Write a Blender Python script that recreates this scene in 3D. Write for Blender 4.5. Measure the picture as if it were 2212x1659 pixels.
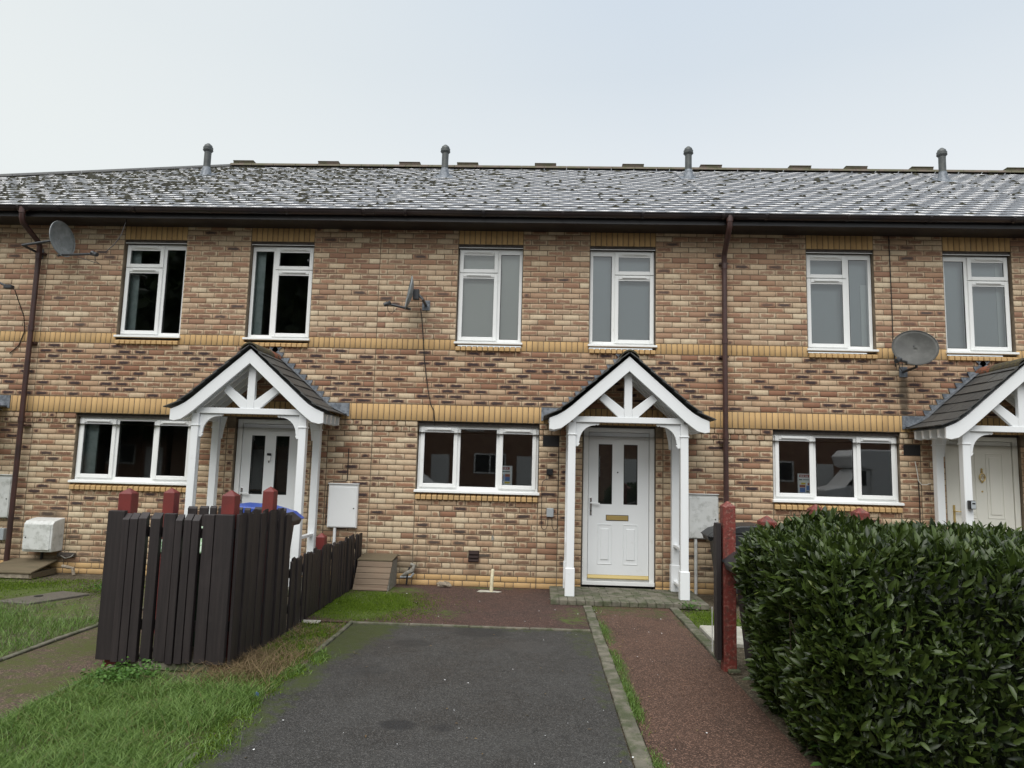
import bpy, math, random
import numpy as np
from mathutils import Vector, Matrix
R = math.radians
random.seed(7); rng = np.random.default_rng(7)
scene = bpy.context.scene
for o in list(bpy.data.objects): bpy.data.objects.remove(o)
C = scene.collection

# ------------------------------------------------------------------ camera
CAM = np.array([1.6507, -9.5515, 1.5993]); YAW, PITCH, ROLL, FPX = -0.0404, 0.1153, 0.0265, 1532.2
def cam_axes():
    f = np.array([math.sin(YAW)*math.cos(PITCH), math.cos(YAW)*math.cos(PITCH), math.sin(PITCH)])
    r = np.array([math.cos(YAW), -math.sin(YAW), 0]); u = np.cross(r, f)
    return r*math.cos(ROLL)+u*math.sin(ROLL), -r*math.sin(ROLL)+u*math.cos(ROLL), f
CR, CU, CF = cam_axes()
cd = bpy.data.cameras.new('camera'); cam = bpy.data.objects.new('camera', cd); C.objects.link(cam)
m = Matrix.Identity(4)
for i in range(3):
    m[i][0] = CR[i]; m[i][1] = CU[i]; m[i][2] = -CF[i]; m[i][3] = CAM[i]
cam.matrix_world = m
cd.sensor_width = 36; cd.lens = 36*FPX/2212; cd.clip_start = .05; cd.clip_end = 900
scene.camera = cam
def in_view(x, y, z, pad=40):
    v = np.array([x, y, z])-CAM; d = v@CF
    if d <= .1: return False
    a = 1106+FPX*(v@CR)/d; b = 829.5-FPX*(v@CU)/d
    return -pad < a < 2212+pad and -pad < b < 1659+pad

# ------------------------------------------------------------------ light
SUN_EL, SUN_AZ = 56, 195       # azimuth measured clockwise from +Y
sd = bpy.data.lights.new('sun', 'SUN'); sd.energy = 1.5; sd.angle = R(60); sd.color = (1, .985, .95)
so = bpy.data.objects.new('sun', sd); C.objects.link(so)
sv = Vector((math.sin(R(SUN_AZ))*math.cos(R(SUN_EL)), math.cos(R(SUN_AZ))*math.cos(R(SUN_EL)), math.sin(R(SUN_EL))))
so.rotation_euler = sv.to_track_quat('Z', 'Y').to_euler(); so.location = sv*60
W = bpy.data.worlds.new('World'); scene.world = W; W.use_nodes = True
nt = W.node_tree; nt.nodes.clear()
def N(t, typ, **k):
    n = t.nodes.new(typ)
    for a, b in k.items(): setattr(n, a, b)
    return n
out = N(nt, 'ShaderNodeOutputWorld'); add = N(nt, 'ShaderNodeAddShader')
bg1 = N(nt, 'ShaderNodeBackground'); bg2 = N(nt, 'ShaderNodeBackground')
sky = N(nt, 'ShaderNodeTexSky', sky_type='NISHITA', sun_disc=False, sun_elevation=R(SUN_EL), sun_rotation=R(SUN_AZ))
sky.air_density = 1.2; sky.dust_density = 4
nt.links.new(sky.outputs[0], bg1.inputs[0]); bg1.inputs[1].default_value = .012
tc = N(nt, 'ShaderNodeTexCoord'); sep = N(nt, 'ShaderNodeSeparateXYZ'); nt.links.new(tc.outputs['Generated'], sep.inputs[0])
ramp = N(nt, 'ShaderNodeValToRGB'); nt.links.new(sep.outputs['Z'], ramp.inputs[0])
e = ramp.color_ramp.elements; e[0].position = 0; e[0].color = (.76, .775, .77, 1); e[1].position = 1; e[1].color = (.80, .86, .92, 1)
for p_, c_ in ((.34, (.74, .765, .765, 1)), (.50, (.61, .665, .71, 1)), (.66, (.56, .635, .715, 1))):
    q = ramp.color_ramp.elements.new(p_); q.color = c_
nz = N(nt, 'ShaderNodeTexNoise'); nz.inputs['Scale'].default_value = 1.3; nz.inputs['Detail'].default_value = 4
mp = N(nt, 'ShaderNodeMapping'); mp.inputs['Scale'].default_value = (1, 1, 2.2); nt.links.new(tc.outputs['Generated'], mp.inputs[0]); nt.links.new(mp.outputs[0], nz.inputs['Vector'])
# brighter, whiter cloud towards the west (left)
ml = N(nt, 'ShaderNodeMapRange'); ml.inputs[1].default_value = .15; ml.inputs[2].default_value = -.75; nt.links.new(sep.outputs['X'], ml.inputs[0])
ad = N(nt, 'ShaderNodeMath', operation='MULTIPLY_ADD'); ad.inputs[1].default_value = .55; nt.links.new(nz.outputs[0], ad.inputs[0])
ad2 = N(nt, 'ShaderNodeMath', operation='SUBTRACT'); ad2.inputs[1].default_value = .27; nt.links.new(ml.outputs[0], ad.inputs[2]); nt.links.new(ad.outputs[0], ad2.inputs[0]); ad2.use_clamp = True
mx = N(nt, 'ShaderNodeMix', data_type='RGBA'); nt.links.new(ad2.outputs[0], mx.inputs[0]); nt.links.new(ramp.outputs[0], mx.inputs[6]); mx.inputs[7].default_value = (.75, .775, .745, 1)
nt.links.new(mx.outputs[2], bg2.inputs[0]); bg2.inputs[1].default_value = .50
nt.links.new(bg1.outputs[0], add.inputs[0]); nt.links.new(bg2.outputs[0], add.inputs[1]); nt.links.new(add.outputs[0], out.inputs[0])
scene.view_settings.view_transform = 'Standard'; scene.view_settings.look = 'None'
scene.view_settings.exposure = 1.07; scene.view_settings.gamma = 1; scene.view_settings.use_curve_mapping = False

# ------------------------------------------------------------------ materials
M = {}
def newmat(name):
    mt = bpy.data.materials.new(name); mt.use_nodes = True; M[name] = mt
    t = mt.node_tree; b = t.nodes['Principled BSDF']; return mt, t, b
def L_(t, a, b): t.links.new(a, b)
def coords(t, kind='Object', scale=(1, 1, 1)):
    c = N(t, 'ShaderNodeTexCoord') if kind != 'World' else N(t, 'ShaderNodeNewGeometry')
    mp = N(t, 'ShaderNodeMapping'); mp.inputs['Scale'].default_value = scale
    L_(t, c.outputs['Position' if kind == 'World' else kind], mp.inputs[0]); return mp.outputs[0]
def noise(t, vec, scale, detail=4, rough=.55):
    n = N(t, 'ShaderNodeTexNoise'); n.inputs['Scale'].default_value = scale; n.inputs['Detail'].default_value = detail
    n.inputs['Roughness'].default_value = rough; L_(t, vec, n.inputs['Vector']); return n.outputs[0]
def mrange(t, v, a, b, c=0, d=1, smooth=True):
    n = N(t, 'ShaderNodeMapRange'); n.interpolation_type = 'SMOOTHSTEP' if smooth else 'LINEAR'
    L_(t, v, n.inputs[0])
    for i, x in enumerate((a, b, c, d)): n.inputs[i+1].default_value = x
    return n.outputs[0]
def mixc(t, f, a, b, mode='MIX'):
    n = N(t, 'ShaderNodeMix', data_type='RGBA', blend_type=mode)
    if hasattr(f, 'is_linked') or hasattr(f, 'links'): L_(t, f, n.inputs[0])
    else: n.inputs[0].default_value = f
    for s, i in ((a, 6), (b, 7)):
        if isinstance(s, tuple): n.inputs[i].default_value = (*s, 1) if len(s) == 3 else s
        else: L_(t, s, n.inputs[i])
    return n.outputs[2]
def mth(t, op, a, b=0.0, clamp=False):
    n = N(t, 'ShaderNodeMath', operation=op); n.use_clamp = clamp
    for s, i in ((a, 0), (b, 1)):
        if isinstance(s, (int, float)): n.inputs[i].default_value = s
        else: L_(t, s, n.inputs[i])
    return n.outputs[0]
def bump(t, b, h, strength, dist=.01):
    n = N(t, 'ShaderNodeBump'); n.inputs['Strength'].default_value = strength; n.inputs['Distance'].default_value = dist
    L_(t, h, n.inputs['Height']); L_(t, n.outputs[0], b.inputs['Normal'])
def pbr(name, col, rough=.5, col2=None, nscale=8, thr=(.35, .7), bmp=0, bscale=60, spec=.5, metal=0, kind='World', scale=(1, 1, 1), dirt=None, coat=0):
    mt, t, b = newmat(name); v = coords(t, kind, scale)
    c = (*col, 1)
    if col2:
        c = mixc(t, mrange(t, noise(t, v, nscale), *thr), tuple(col), tuple(col2))
    if dirt:   # (colour, scale, lo, hi, amount)
        dm = mrange(t, noise(t, v, dirt[1], 6, .65), dirt[2], dirt[3], 0, dirt[4])
        c = mixc(t, dm, tuple(col) if isinstance(c, tuple) else c, tuple(dirt[0]))
    if isinstance(c, tuple): b.inputs['Base Color'].default_value = c
    else: L_(t, c, b.inputs['Base Color'])
    b.inputs['Roughness'].default_value = rough; b.inputs['Specular IOR Level'].default_value = spec
    b.inputs['Metallic'].default_value = metal; b.inputs['Coat Weight'].default_value = coat; b.inputs['Coat Roughness'].default_value = .15
    if bmp: bump(t, b, noise(t, v, bscale, 5), bmp)
    return mt

STAINS = [(6.47, 2.66, .075, .36, .75), (-.05, .25, .18, .16, .5), (-5.0, .14, .35, .14, .5), (.83, .2, .12, .14, .3), (-5.0, .78, .22, .06, .6), (1.07, .05, .25, .1, .35), (3.0, .1, .3, .12, .3)]
def brick_material():
    mt, t, b = newmat('brick'); g = N(t, 'ShaderNodeAttribute', attribute_name='bc'); s = N(t, 'ShaderNodeSeparateColor'); L_(t, g.outputs['Color'], s.inputs[0])
    base, smud, rnd, half = s.outputs[0], s.outputs[1], s.outputs[2], g.outputs['Alpha']
    uv = N(t, 'ShaderNodeUVMap', uv_map='UVMap'); su = N(t, 'ShaderNodeSeparateXYZ'); L_(t, uv.outputs[0], su.inputs[0])
    comb = N(t, 'ShaderNodeCombineXYZ'); L_(t, su.outputs[0], comb.inputs[0]); L_(t, su.outputs[1], comb.inputs[1]); L_(t, mth(t, 'MULTIPLY', rnd, 40.), comb.inputs[2])
    nlow = noise(t, comb.outputs[0], 14, 3); nhi = noise(t, comb.outputs[0], 90, 5, .65)
    streak = N(t, 'ShaderNodeMapping'); streak.inputs['Scale'].default_value = (1, .12, 1); L_(t, comb.outputs[0], streak.inputs[0]); nst = noise(t, streak.outputs[0], 120, 3)
    # warm cream body
    body = N(t, 'ShaderNodeValToRGB'); L_(t, base, body.inputs[0]); el = body.color_ramp.elements
    el[0].position = 0; el[0].color = (.65, .545, .385, 1); el[1].position = 1; el[1].color = (.25, .125, .08, 1)
    for p_, c_ in ((.2, (.565, .44, .30)), (.4, (.475, .33, .215)), (.6, (.365, .22, .138)), (.8, (.285, .152, .098))):
        q = body.color_ramp.elements.new(p_); q.color = (*c_, 1)
    c = mixc(t, mrange(t, nlow, .3, .75, 0, .55), body.outputs[0], mixc(t, .5, body.outputs[0], (.33, .19, .11)))
    c = mixc(t, mrange(t, nst, .52, .70, 0, .35), c, (.26, .13, .07))
    # rubbed smudge inside a pale edge
    wob = mth(t, 'MULTIPLY', mth(t, 'SUBTRACT', mth(t, 'ADD', mth(t, 'MULTIPLY', nhi, .5), mth(t, 'MULTIPLY', nlow, .5)), .5), .085)
    dx = mth(t, 'ADD', mth(t, 'SUBTRACT', half, mth(t, 'ABSOLUTE', su.outputs[0])), wob)
    dy = mth(t, 'ADD', mth(t, 'SUBTRACT', .0325, mth(t, 'ABSOLUTE', su.outputs[1])), mth(t, 'MULTIPLY', wob, .6))
    ins = mth(t, 'MULTIPLY', mrange(t, dx, .004, .032), mrange(t, dy, .003, .019))
    core = mth(t, 'MULTIPLY', mrange(t, dx, .006, .060), mrange(t, dy, .003, .024))
    gm = mrange(t, smud, .08, .4, 0, .92); dk = mrange(t, smud, .5, .88, 0, .97)
    brown = mixc(t, rnd, (.16, .073, .046), (.315, .158, .096))
    c = mixc(t, mth(t, 'MULTIPLY', mth(t, 'MULTIPLY', ins, gm), mrange(t, nhi, .25, .5, .55, 1)), c, brown)
    c = mixc(t, mth(t, 'MULTIPLY', core, dk), c, (.045, .032, .034))
    # weathering that belongs to the wall: a grey-green bloom low down, soot patches
    wp = coords(t, 'World'); wn = noise(t, wp, 1.1, 5, .6); sp = N(t, 'ShaderNodeSeparateXYZ'); L_(t, wp, sp.inputs[0])
    low = mrange(t, mth(t, 'ADD', sp.outputs[2], mth(t, 'MULTIPLY', wn, 1.2)), 1.9, .45)
    c = mixc(t, mth(t, 'MULTIPLY', low, .5), c, mixc(t, .55, c, (.28, .25, .165)), 'MIX')
    c = mixc(t, mrange(t, wn, .52, .78, 0, .35), c, mixc(t, .6, c, (.16, .12, .08)))
    pale = mrange(t, sp.outputs[2], 3.15, 3.35, 0, .16); c = mixc(t, mth(t, 'MULTIPLY', pale, .5), c, (.60, .48, .38))
    vst = N(t, 'ShaderNodeMapping'); vst.inputs['Scale'].default_value = (9, 1, .7); L_(t, wp, vst.inputs[0]); vn_ = noise(t, vst.outputs[0], 1., 5, .6)
    c = mixc(t, mrange(t, vn_, .55, .78, 0, .38), c, mixc(t, .7, c, (.10, .08, .055)))
    for (sx, sz, rx, rz, am) in STAINS:
        a = mth(t, 'POWER', mth(t, 'ABSOLUTE', mth(t, 'DIVIDE', mth(t, 'SUBTRACT', sp.outputs[0], sx), rx)), 2.); q = mth(t, 'POWER', mth(t, 'ABSOLUTE', mth(t, 'DIVIDE', mth(t, 'SUBTRACT', sp.outputs[2], sz), rz)), 2.)
        c = mixc(t, mrange(t, mth(t, 'ADD', mth(t, 'ADD', a, q), mth(t, 'MULTIPLY', mth(t, 'SUBTRACT', nhi, .5), 1.2)), 1.2, .2, 0, am), c, (.045, .04, .03))
    L_(t, c, b.inputs['Base Color']); b.inputs['Roughness'].default_value = .85; b.inputs['Specular IOR Level'].default_value = .25
    bump(t, b, nhi, .5, .004)
brick_material()
def yellow_material():
    mt, t, b = newmat('yellow_brick'); g = N(t, 'ShaderNodeAttribute', attribute_name='bc'); s = N(t, 'ShaderNodeSeparateColor'); L_(t, g.outputs['Color'], s.inputs[0])
    wp = coords(t, 'World'); n1 = noise(t, wp, 120, 4); n2 = noise(t, wp, 2.2, 5)
    c = mixc(t, s.outputs[2], (.58, .385, .18), (.48, .31, .145))
    c = mixc(t, mrange(t, n1, .45, .8, 0, .4), c, (.40, .25, .12)); c = mixc(t, mrange(t, n2, .5, .75, 0, .5), c, (.33, .24, .13))
    c = mixc(t, mrange(t, s.outputs[1], .8, 1, 0, .5), c, (.34, .22, .12))
    L_(t, c, b.inputs['Base Color']); b.inputs['Roughness'].default_value = .8; b.inputs['Specular IOR Level'].default_value = .25; bump(t, b, n1, .35, .003)
yellow_material()
pbr('mortar', (.145, .11, .075), .95, (.24, .19, .135), 6, bmp=.5, bscale=200)
pbr('upvc', (.80, .81, .80), .3, dirt=((.42, .38, .30), 9, .58, .8, .35))
pbr('white_paint', (.78, .80, .81), .38, dirt=((.45, .42, .36), 6, .62, .8, .3), bmp=.06, bscale=40)
pbr('cream_door', (.76, .75, .68), .35)
pbr('gasket', (.012, .012, .012), .5)
pbr('gutter_plastic', (.030, .021, .021), .3, (.016, .014, .017), 3)
pbr('fascia_paint', (.010, .010, .013), .4, (.018, .016, .018), 4)
pbr('downpipe_plastic', (.065, .030, .026), .35, (.040, .022, .020), 5)
pbr('black_plastic', (.012, .012, .014), .35)
pbr('bin_black', (.018, .020, .023), .42, (.03, .032, .034), 7)
pbr('bin_blue', (.035, .075, .34), .35, (.05, .10, .38), 9)
pbr('bin_green', (.006, .022, .011), .5)
pbr('pale_lid', (.50, .60, .48), .5, (.16, .30, .13), 45, (.45, .58))
pbr('grey_plastic', (.36, .39, .41), .4)
pbr('steel', (.55, .55, .56), .25, metal=1, spec=.5)
pbr('lintel', (.045, .038, .034), .6, (.09, .07, .06), 20)
pbr('brass', (.60, .44, .17), .3, metal=.55)
pbr('gold_bar', (.40, .31, .12), .5, metal=.4)
pbr('grp_box', (.58, .59, .57), .45, (.66, .67, .66), 5, dirt=((.24, .25, .22), 13, .46, .74, .6), bmp=.05)
pbr('white_box', (.78, .79, .79), .35, dirt=((.45, .44, .40), 8, .6, .85, .4))
pbr('dish_grey', (.20, .22, .225), .5, (.28, .30, .31), 12, dirt=((.09, .10, .09), 25, .5, .75, .5))
pbr('dish_dark', (.055, .056, .052), .6, (.085, .086, .08), 9, dirt=((.05, .05, .045), 22, .5, .75, .5))
pbr('dish_arm', (.035, .037, .042), .45)
pbr('lead', (.10, .115, .135), .55, (.20, .22, .245), 22, (.35, .65), bmp=.35, bscale=26, metal=.15)
pbr('flue_plastic', (.055, .062, .062), .5, (.09, .098, .096), 9, dirt=((.06, .07, .05), 18, .5, .75, .6))
pbr('red_paint', (.165, .024, .020), .55, (.125, .022, .019), 7, bmp=.12, bscale=60)
pbr('red_paint_worn', (.17, .030, .022), .6, (.27, .11, .085), 40, (.50, .66), dirt=((.06, .035, .025), 22, .45, .7, .85), bmp=.4, bscale=60)
pbr('red_moss', (.23, .04, .03), .7, (.12, .10, .04), 9)
pbr('mortar_stain', (.26, .25, .22), .9, (.17, .155, .13), 30)
pbr('cable', (.012, .010, .010), .5)
pbr('cable_white', (.6, .58, .52), .5)
pbr('rock', (.20, .165, .125), .9, (.34, .29, .22), 25, bmp=.8, bscale=30)
pbr('pale_slab', (.44, .43, .38), .85, (.34, .33, .27), 8, bmp=.3)
pbr('pvc_yellowed', (.62, .57, .40), .5, (.48, .42, .27), 20)
pbr('concrete', (.17, .155, .12), .9, (.10, .095, .07), 9, dirt=((.045, .06, .02), 6, .42, .62, .75), bmp=.5, bscale=90)
pbr('cover_steel', (.12, .105, .085), .6, (.085, .08, .065), 30, bmp=.5, bscale=120)
pbr('mirrored_sky_grey', (.60, .61, .585), .8); pbr('pane_tone_blue', (.46, .505, .54), .7); pbr('blind_pale', (.68, .73, .74), .7)  # first grey stands in for sky mirrored in the upstairs glass
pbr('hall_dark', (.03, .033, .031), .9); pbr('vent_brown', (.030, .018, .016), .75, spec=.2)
pbr('curtain', (.55, .62, .62), .8, (.42, .50, .50), 12)
pbr('room', (.26, .29, .275), .9)
pbr('paper', (.86, .90, .93), .6)
for n_, c_ in (('print_red', (.34, .05, .06)), ('print_blue', (.10, .26, .62)), ('print_yellow', (.72, .60, .06)), ('print_rust', (.42, .15, .12)), ('print_teal', (.10, .17, .20)), ('print_white', (.75, .70, .72))): pbr(n_, c_, .6)
pbr('ridge_clay', (.135, .105, .082), .85, (.10, .095, .055), 7, (.4, .6), bmp=.4, bscale=60)
pbr('porch_ridge', (.055, .048, .035), .9, (.09, .075, .03), 18, bmp=.8, bscale=50)
pbr('terracotta', (.24, .085, .045), .85, (.06, .05, .035), 9, (.45, .62), bmp=.5)
pbr('moss_dark', (.020, .019, .012), 1., (.038, .036, .018), 15, bmp=1, bscale=120)
def slate_material(name, c1, c2, rough, mossy, wet=0.):
    mt, t, b = newmat(name); v = coords(t, 'World'); oi = N(t, 'ShaderNodeObjectInfo'); at = N(t, 'ShaderNodeAttribute', attribute_name='bc'); s = N(t, 'ShaderNodeSeparateColor'); L_(t, at.outputs['Color'], s.inputs[0])
    c = mixc(t, s.outputs[2], c1, c2); n1 = noise(t, v, 9, 5, .6); n2 = noise(t, v, 55, 5, .6)
    c = mixc(t, mrange(t, n2, .5, .72, 0, .3), c, tuple(x*.6 for x in c1))
    mm = mth(t, 'MULTIPLY', mrange(t, n1, .48, .68), mrange(t, n2, .42, .55)); c = mixc(t, mth(t, 'MULTIPLY', mm, mossy), c, (.035, .033, .024))
    L_(t, c, b.inputs['Base Color'])
    L_(t, mth(t, 'ADD', mrange(t, n1, .4, .7, rough, rough+.08), mth(t, 'MULTIPLY', mth(t, 'MULTIPLY', mm, mossy), .3)), b.inputs['Roughness'])
    b.inputs['Specular IOR Level'].default_value = .62; b.inputs['Coat Weight'].default_value = wet; b.inputs['Coat Roughness'].default_value = .08; b.inputs['Coat IOR'].default_value = 2.05; bump(t, b, n2, .07, .002)
slate_material('slate', (.20, .205, .22), (.25, .255, .27), .16, .40, 1.)
slate_material('porch_slate', (.050, .052, .052), (.072, .072, .068), .55, .45)
def stained_wood(name, c1, c2, rough=.6, axis=2):
    mt, t, b = newmat(name); sc = [30, 30, 30]; sc[axis] = 1.5; v = coords(t, 'World', tuple(sc)); v2 = coords(t, 'World')
    n = noise(t, v, 1.4, 5, .6); n2 = noise(t, v2, 4, 4); oi = N(t, 'ShaderNodeObjectInfo')
    c = mixc(t, mrange(t, n, .35, .7), c1, c2); c = mixc(t, mth(t, 'MULTIPLY', oi.outputs['Random'], .35), c, tuple(x*.6 for x in c1))
    c = mixc(t, mrange(t, n2, .55, .75, 0, .3), c, tuple(x*1.5 for x in c2))
    L_(t, c, b.inputs['Base Color']); b.inputs['Roughness'].default_value = rough; bump(t, b, n, .35, .004)
stained_wood('fence_stain', (.016, .0115, .012), (.028, .021, .021), .6)
stained_wood('grey_board', (.21, .155, .105), (.13, .085, .055), .8, 0)
stained_wood('old_board', (.15, .115, .07), (.095, .08, .045), .85, 0)

def ground_material(name, c1, c2, grain, mossz, mossc=(.075, .105, .018), rough=.75, speck=None, extra=None):
    """mossz: list of (x, y, rx, ry, amount): places where moss grows, in metres"""
    mt, t, b = newmat(name); v = coords(t, 'World'); n0 = noise(t, v, 1.6, 6, .65); n1 = noise(t, v, 14, 5, .6); n2 = noise(t, v, grain, 3, .6)
    vo = N(t, 'ShaderNodeTexVoronoi'); vo.inputs['Scale'].default_value = grain*1.3; L_(t, v, vo.inputs['Vector'])
    vs = N(t, 'ShaderNodeSeparateColor'); L_(t, vo.outputs['Color'], vs.inputs[0])
    c = mixc(t, mrange(t, n0, .35, .68), c1, c2); c = mixc(t, mrange(t, n1, .5, .75, 0, .45), c, tuple(x*1.7 for x in c2)); c = mixc(t, mrange(t, noise(t, v, 5., 5, .6), .52, .7, 0, .5), c, tuple(x*.55 for x in c1))
    c = mixc(t, mrange(t, vs.outputs[0], .6, 1, 0, .9, False), c, tuple(min(1, x*2.8+.03) for x in c1))
    c = mixc(t, mrange(t, vs.outputs[1], .55, 1, 0, .7, False), c, tuple(x*.35 for x in c1))
    sp = N(t, 'ShaderNodeSeparateXYZ'); L_(t, v, sp.inputs[0]); tot = None
    for (x, y, rx, ry, am) in mossz:
        a = mth(t, 'POWER', mth(t, 'ABSOLUTE', mth(t, 'DIVIDE', mth(t, 'SUBTRACT', sp.outputs[0], x), rx)), 2.)
        q = mth(t, 'POWER', mth(t, 'ABSOLUTE', mth(t, 'DIVIDE', mth(t, 'SUBTRACT', sp.outputs[1], y), ry)), 2.)
        d = mrange(t, mth(t, 'ADD', a, q), 1.3, .1, 0, am); tot = d if tot is None else mth(t, 'MAXIMUM', tot, d)
    if tot is not None:
        mm = mrange(t, mth(t, 'ADD', tot, mth(t, 'MULTIPLY', mth(t, 'SUBTRACT', mth(t, 'ADD', n1, n0), 1.), 1.3)), .28, .8)
        mc = mixc(t, n2, tuple(x*.5 for x in mossc), tuple(x*1.35 for x in mossc)); c = mixc(t, mm, c, mc)
    if extra:
        for (x, y, r_, col, am) in extra:
            wob = mth(t, 'MULTIPLY', mth(t, 'SUBTRACT', n1, .5), .5)
            a = mth(t, 'POWER', mth(t, 'ABSOLUTE', mth(t, 'DIVIDE', mth(t, 'SUBTRACT', sp.outputs[0], x), r_)), 2.); q = mth(t, 'POWER', mth(t, 'ABSOLUTE', mth(t, 'DIVIDE', mth(t, 'SUBTRACT', sp.outputs[1], y), r_*.8)), 2.)
            c = mixc(t, mrange(t, mth(t, 'ADD', mth(t, 'ADD', a, q), wob), 1.1, .35, 0, am), c, col)
    L_(t, c, b.inputs['Base Color']); L_(t, mrange(t, n0, .3, .7, rough-.14, rough+.1), b.inputs['Roughness']); b.inputs['Specular IOR Level'].default_value = .4
    hh = mth(t, 'ADD', mth(t, 'MULTIPLY', vo.outputs['Distance'], 1.), mth(t, 'MULTIPLY', n1, 1.2)); bump(t, b, hh, .75, .006)
ground_material('soil', (.055, .045, .028), (.085, .065, .038), 60, [(-6, -1.2, 3, 1.0, .9), (3.6, -1.6, .45, .7, .9), (-4, -3, 3, 3, .5), (-.45, -3, .3, 1.5, .6), (-.8, -5.3, 1, 1.2, .6)], rough=.9)
ground_material('tarmac', (.030, .0285, .0265), (.046, .044, .041), 120, [(-.15, -2.7, .55, 1.4, .75), (-.1, -4.6, .25, 2.2, .6), (2.2, -2.6, .35, .9, .55), (2.2, -4.4, .16, 1.6, .35), (1.0, -2.35, 1.4, .12, .35)], (.045, .058, .014), .62,
    extra=[(.82, -5.0, .13, (.014, .014, .015), .75), (1.1, -5.02, .09, (.016, .016, .017), .6), (1.13, -2.5, .28, (.018, .018, .019), .6), (.55, -3.0, .2, (.02, .02, .02), .5), (.35, -3.9, .2, (.022, .022, .022), .4), (1.6, -3.0, .3, (.07, .07, .068), .3)])
ground_material('red_tarmac', (.060, .030, .023), (.042, .028, .022), 110, [(-.3, -1.3, .62, 1.0, 1.1), (.6, -1.75, .4, .45, .35), (2.05, -1.6, .30, .6, .45), (-.4, -.4, .8, .35, .6), (1.1, -.03, .7, .06, .5)], (.075, .105, .018), .8)
ground_material('red_path', (.080, .042, .027), (.055, .031, .021), 105, [(2.34, -2.8, .10, 2.4, .55), (2.6, -1.25, .8, .45, .5), (3.19, -2.0, .07, .9, .4)], (.06, .075, .018), .78)
ground_material('left_path', (.075, .047, .034), (.058, .039, .029), 90, [(-2.0, -3.2, .9, 3.2, .56), (-2.2, -1.0, .7, .8, .7)], (.07, .078, .018), .85)
ground_material('road', (.05, .05, .05), (.06, .06, .06), 80, [], rough=.8)

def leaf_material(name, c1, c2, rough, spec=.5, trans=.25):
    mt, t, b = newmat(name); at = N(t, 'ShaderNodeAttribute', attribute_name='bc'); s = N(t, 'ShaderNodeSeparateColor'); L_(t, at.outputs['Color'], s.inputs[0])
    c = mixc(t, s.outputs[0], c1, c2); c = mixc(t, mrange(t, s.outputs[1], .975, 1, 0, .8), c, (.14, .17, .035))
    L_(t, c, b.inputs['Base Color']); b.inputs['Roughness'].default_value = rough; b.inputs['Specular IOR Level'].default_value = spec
    tr = N(t, 'ShaderNodeBsdfTranslucent'); ms = N(t, 'ShaderNodeMixShader'); ms.inputs[0].default_value = trans
    L_(t, mixc(t, .5, c, (.10, .16, .03)), tr.inputs[0]); o = t.nodes['Material Output']; L_(t, b.outputs[0], ms.inputs[1]); L_(t, tr.outputs[0], ms.inputs[2]); L_(t, ms.outputs[0], o.inputs[0])
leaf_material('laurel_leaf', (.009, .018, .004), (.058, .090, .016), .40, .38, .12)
leaf_material('grass_blade', (.065, .135, .020), (.20, .31, .075), .5, .4, .3)
leaf_material('moss_blade', (.055, .10, .010), (.14, .21, .022), .9, .1, .2)
leaf_material('dead_grass', (.13, .085, .045), (.26, .19, .11), .8, .2, .2)
leaf_material('weed_leaf', (.05, .12, .022), (.11, .22, .045), .5, .3, .3)
pbr('twig', (.06, .045, .03), .9)
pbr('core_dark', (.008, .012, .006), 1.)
def glass_material(name, tint, refl):
    mt, t, b = newmat(name); t.nodes.remove(b); o = t.nodes['Material Output']
    tr = N(t, 'ShaderNodeBsdfTransparent'); tr.inputs[0].default_value = (*tint, 1); gl = N(t, 'ShaderNodeBsdfGlossy'); gl.inputs['Roughness'].default_value = .015
    gl.inputs[0].default_value = (1, 1, 1, 1); lw = N(t, 'ShaderNodeFresnel'); lw.inputs[0].default_value = 1.5
    f = mth(t, 'MULTIPLY', lw.outputs[0], refl, True); v = coords(t, 'World'); bm = N(t, 'ShaderNodeBump'); bm.inputs['Strength'].default_value = .02; L_(t, noise(t, v, 3., 2), bm.inputs['Height']); L_(t, bm.outputs[0], gl.inputs['Normal'])
    ms = N(t, 'ShaderNodeMixShader'); L_(t, f, ms.inputs[0]); L_(t, tr.outputs[0], ms.inputs[1]); L_(t, gl.outputs[0], ms.inputs[2]); L_(t, ms.outputs[0], o.inputs[0])
glass_material('glass', (.80, .84, .83), 2.9)

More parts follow.
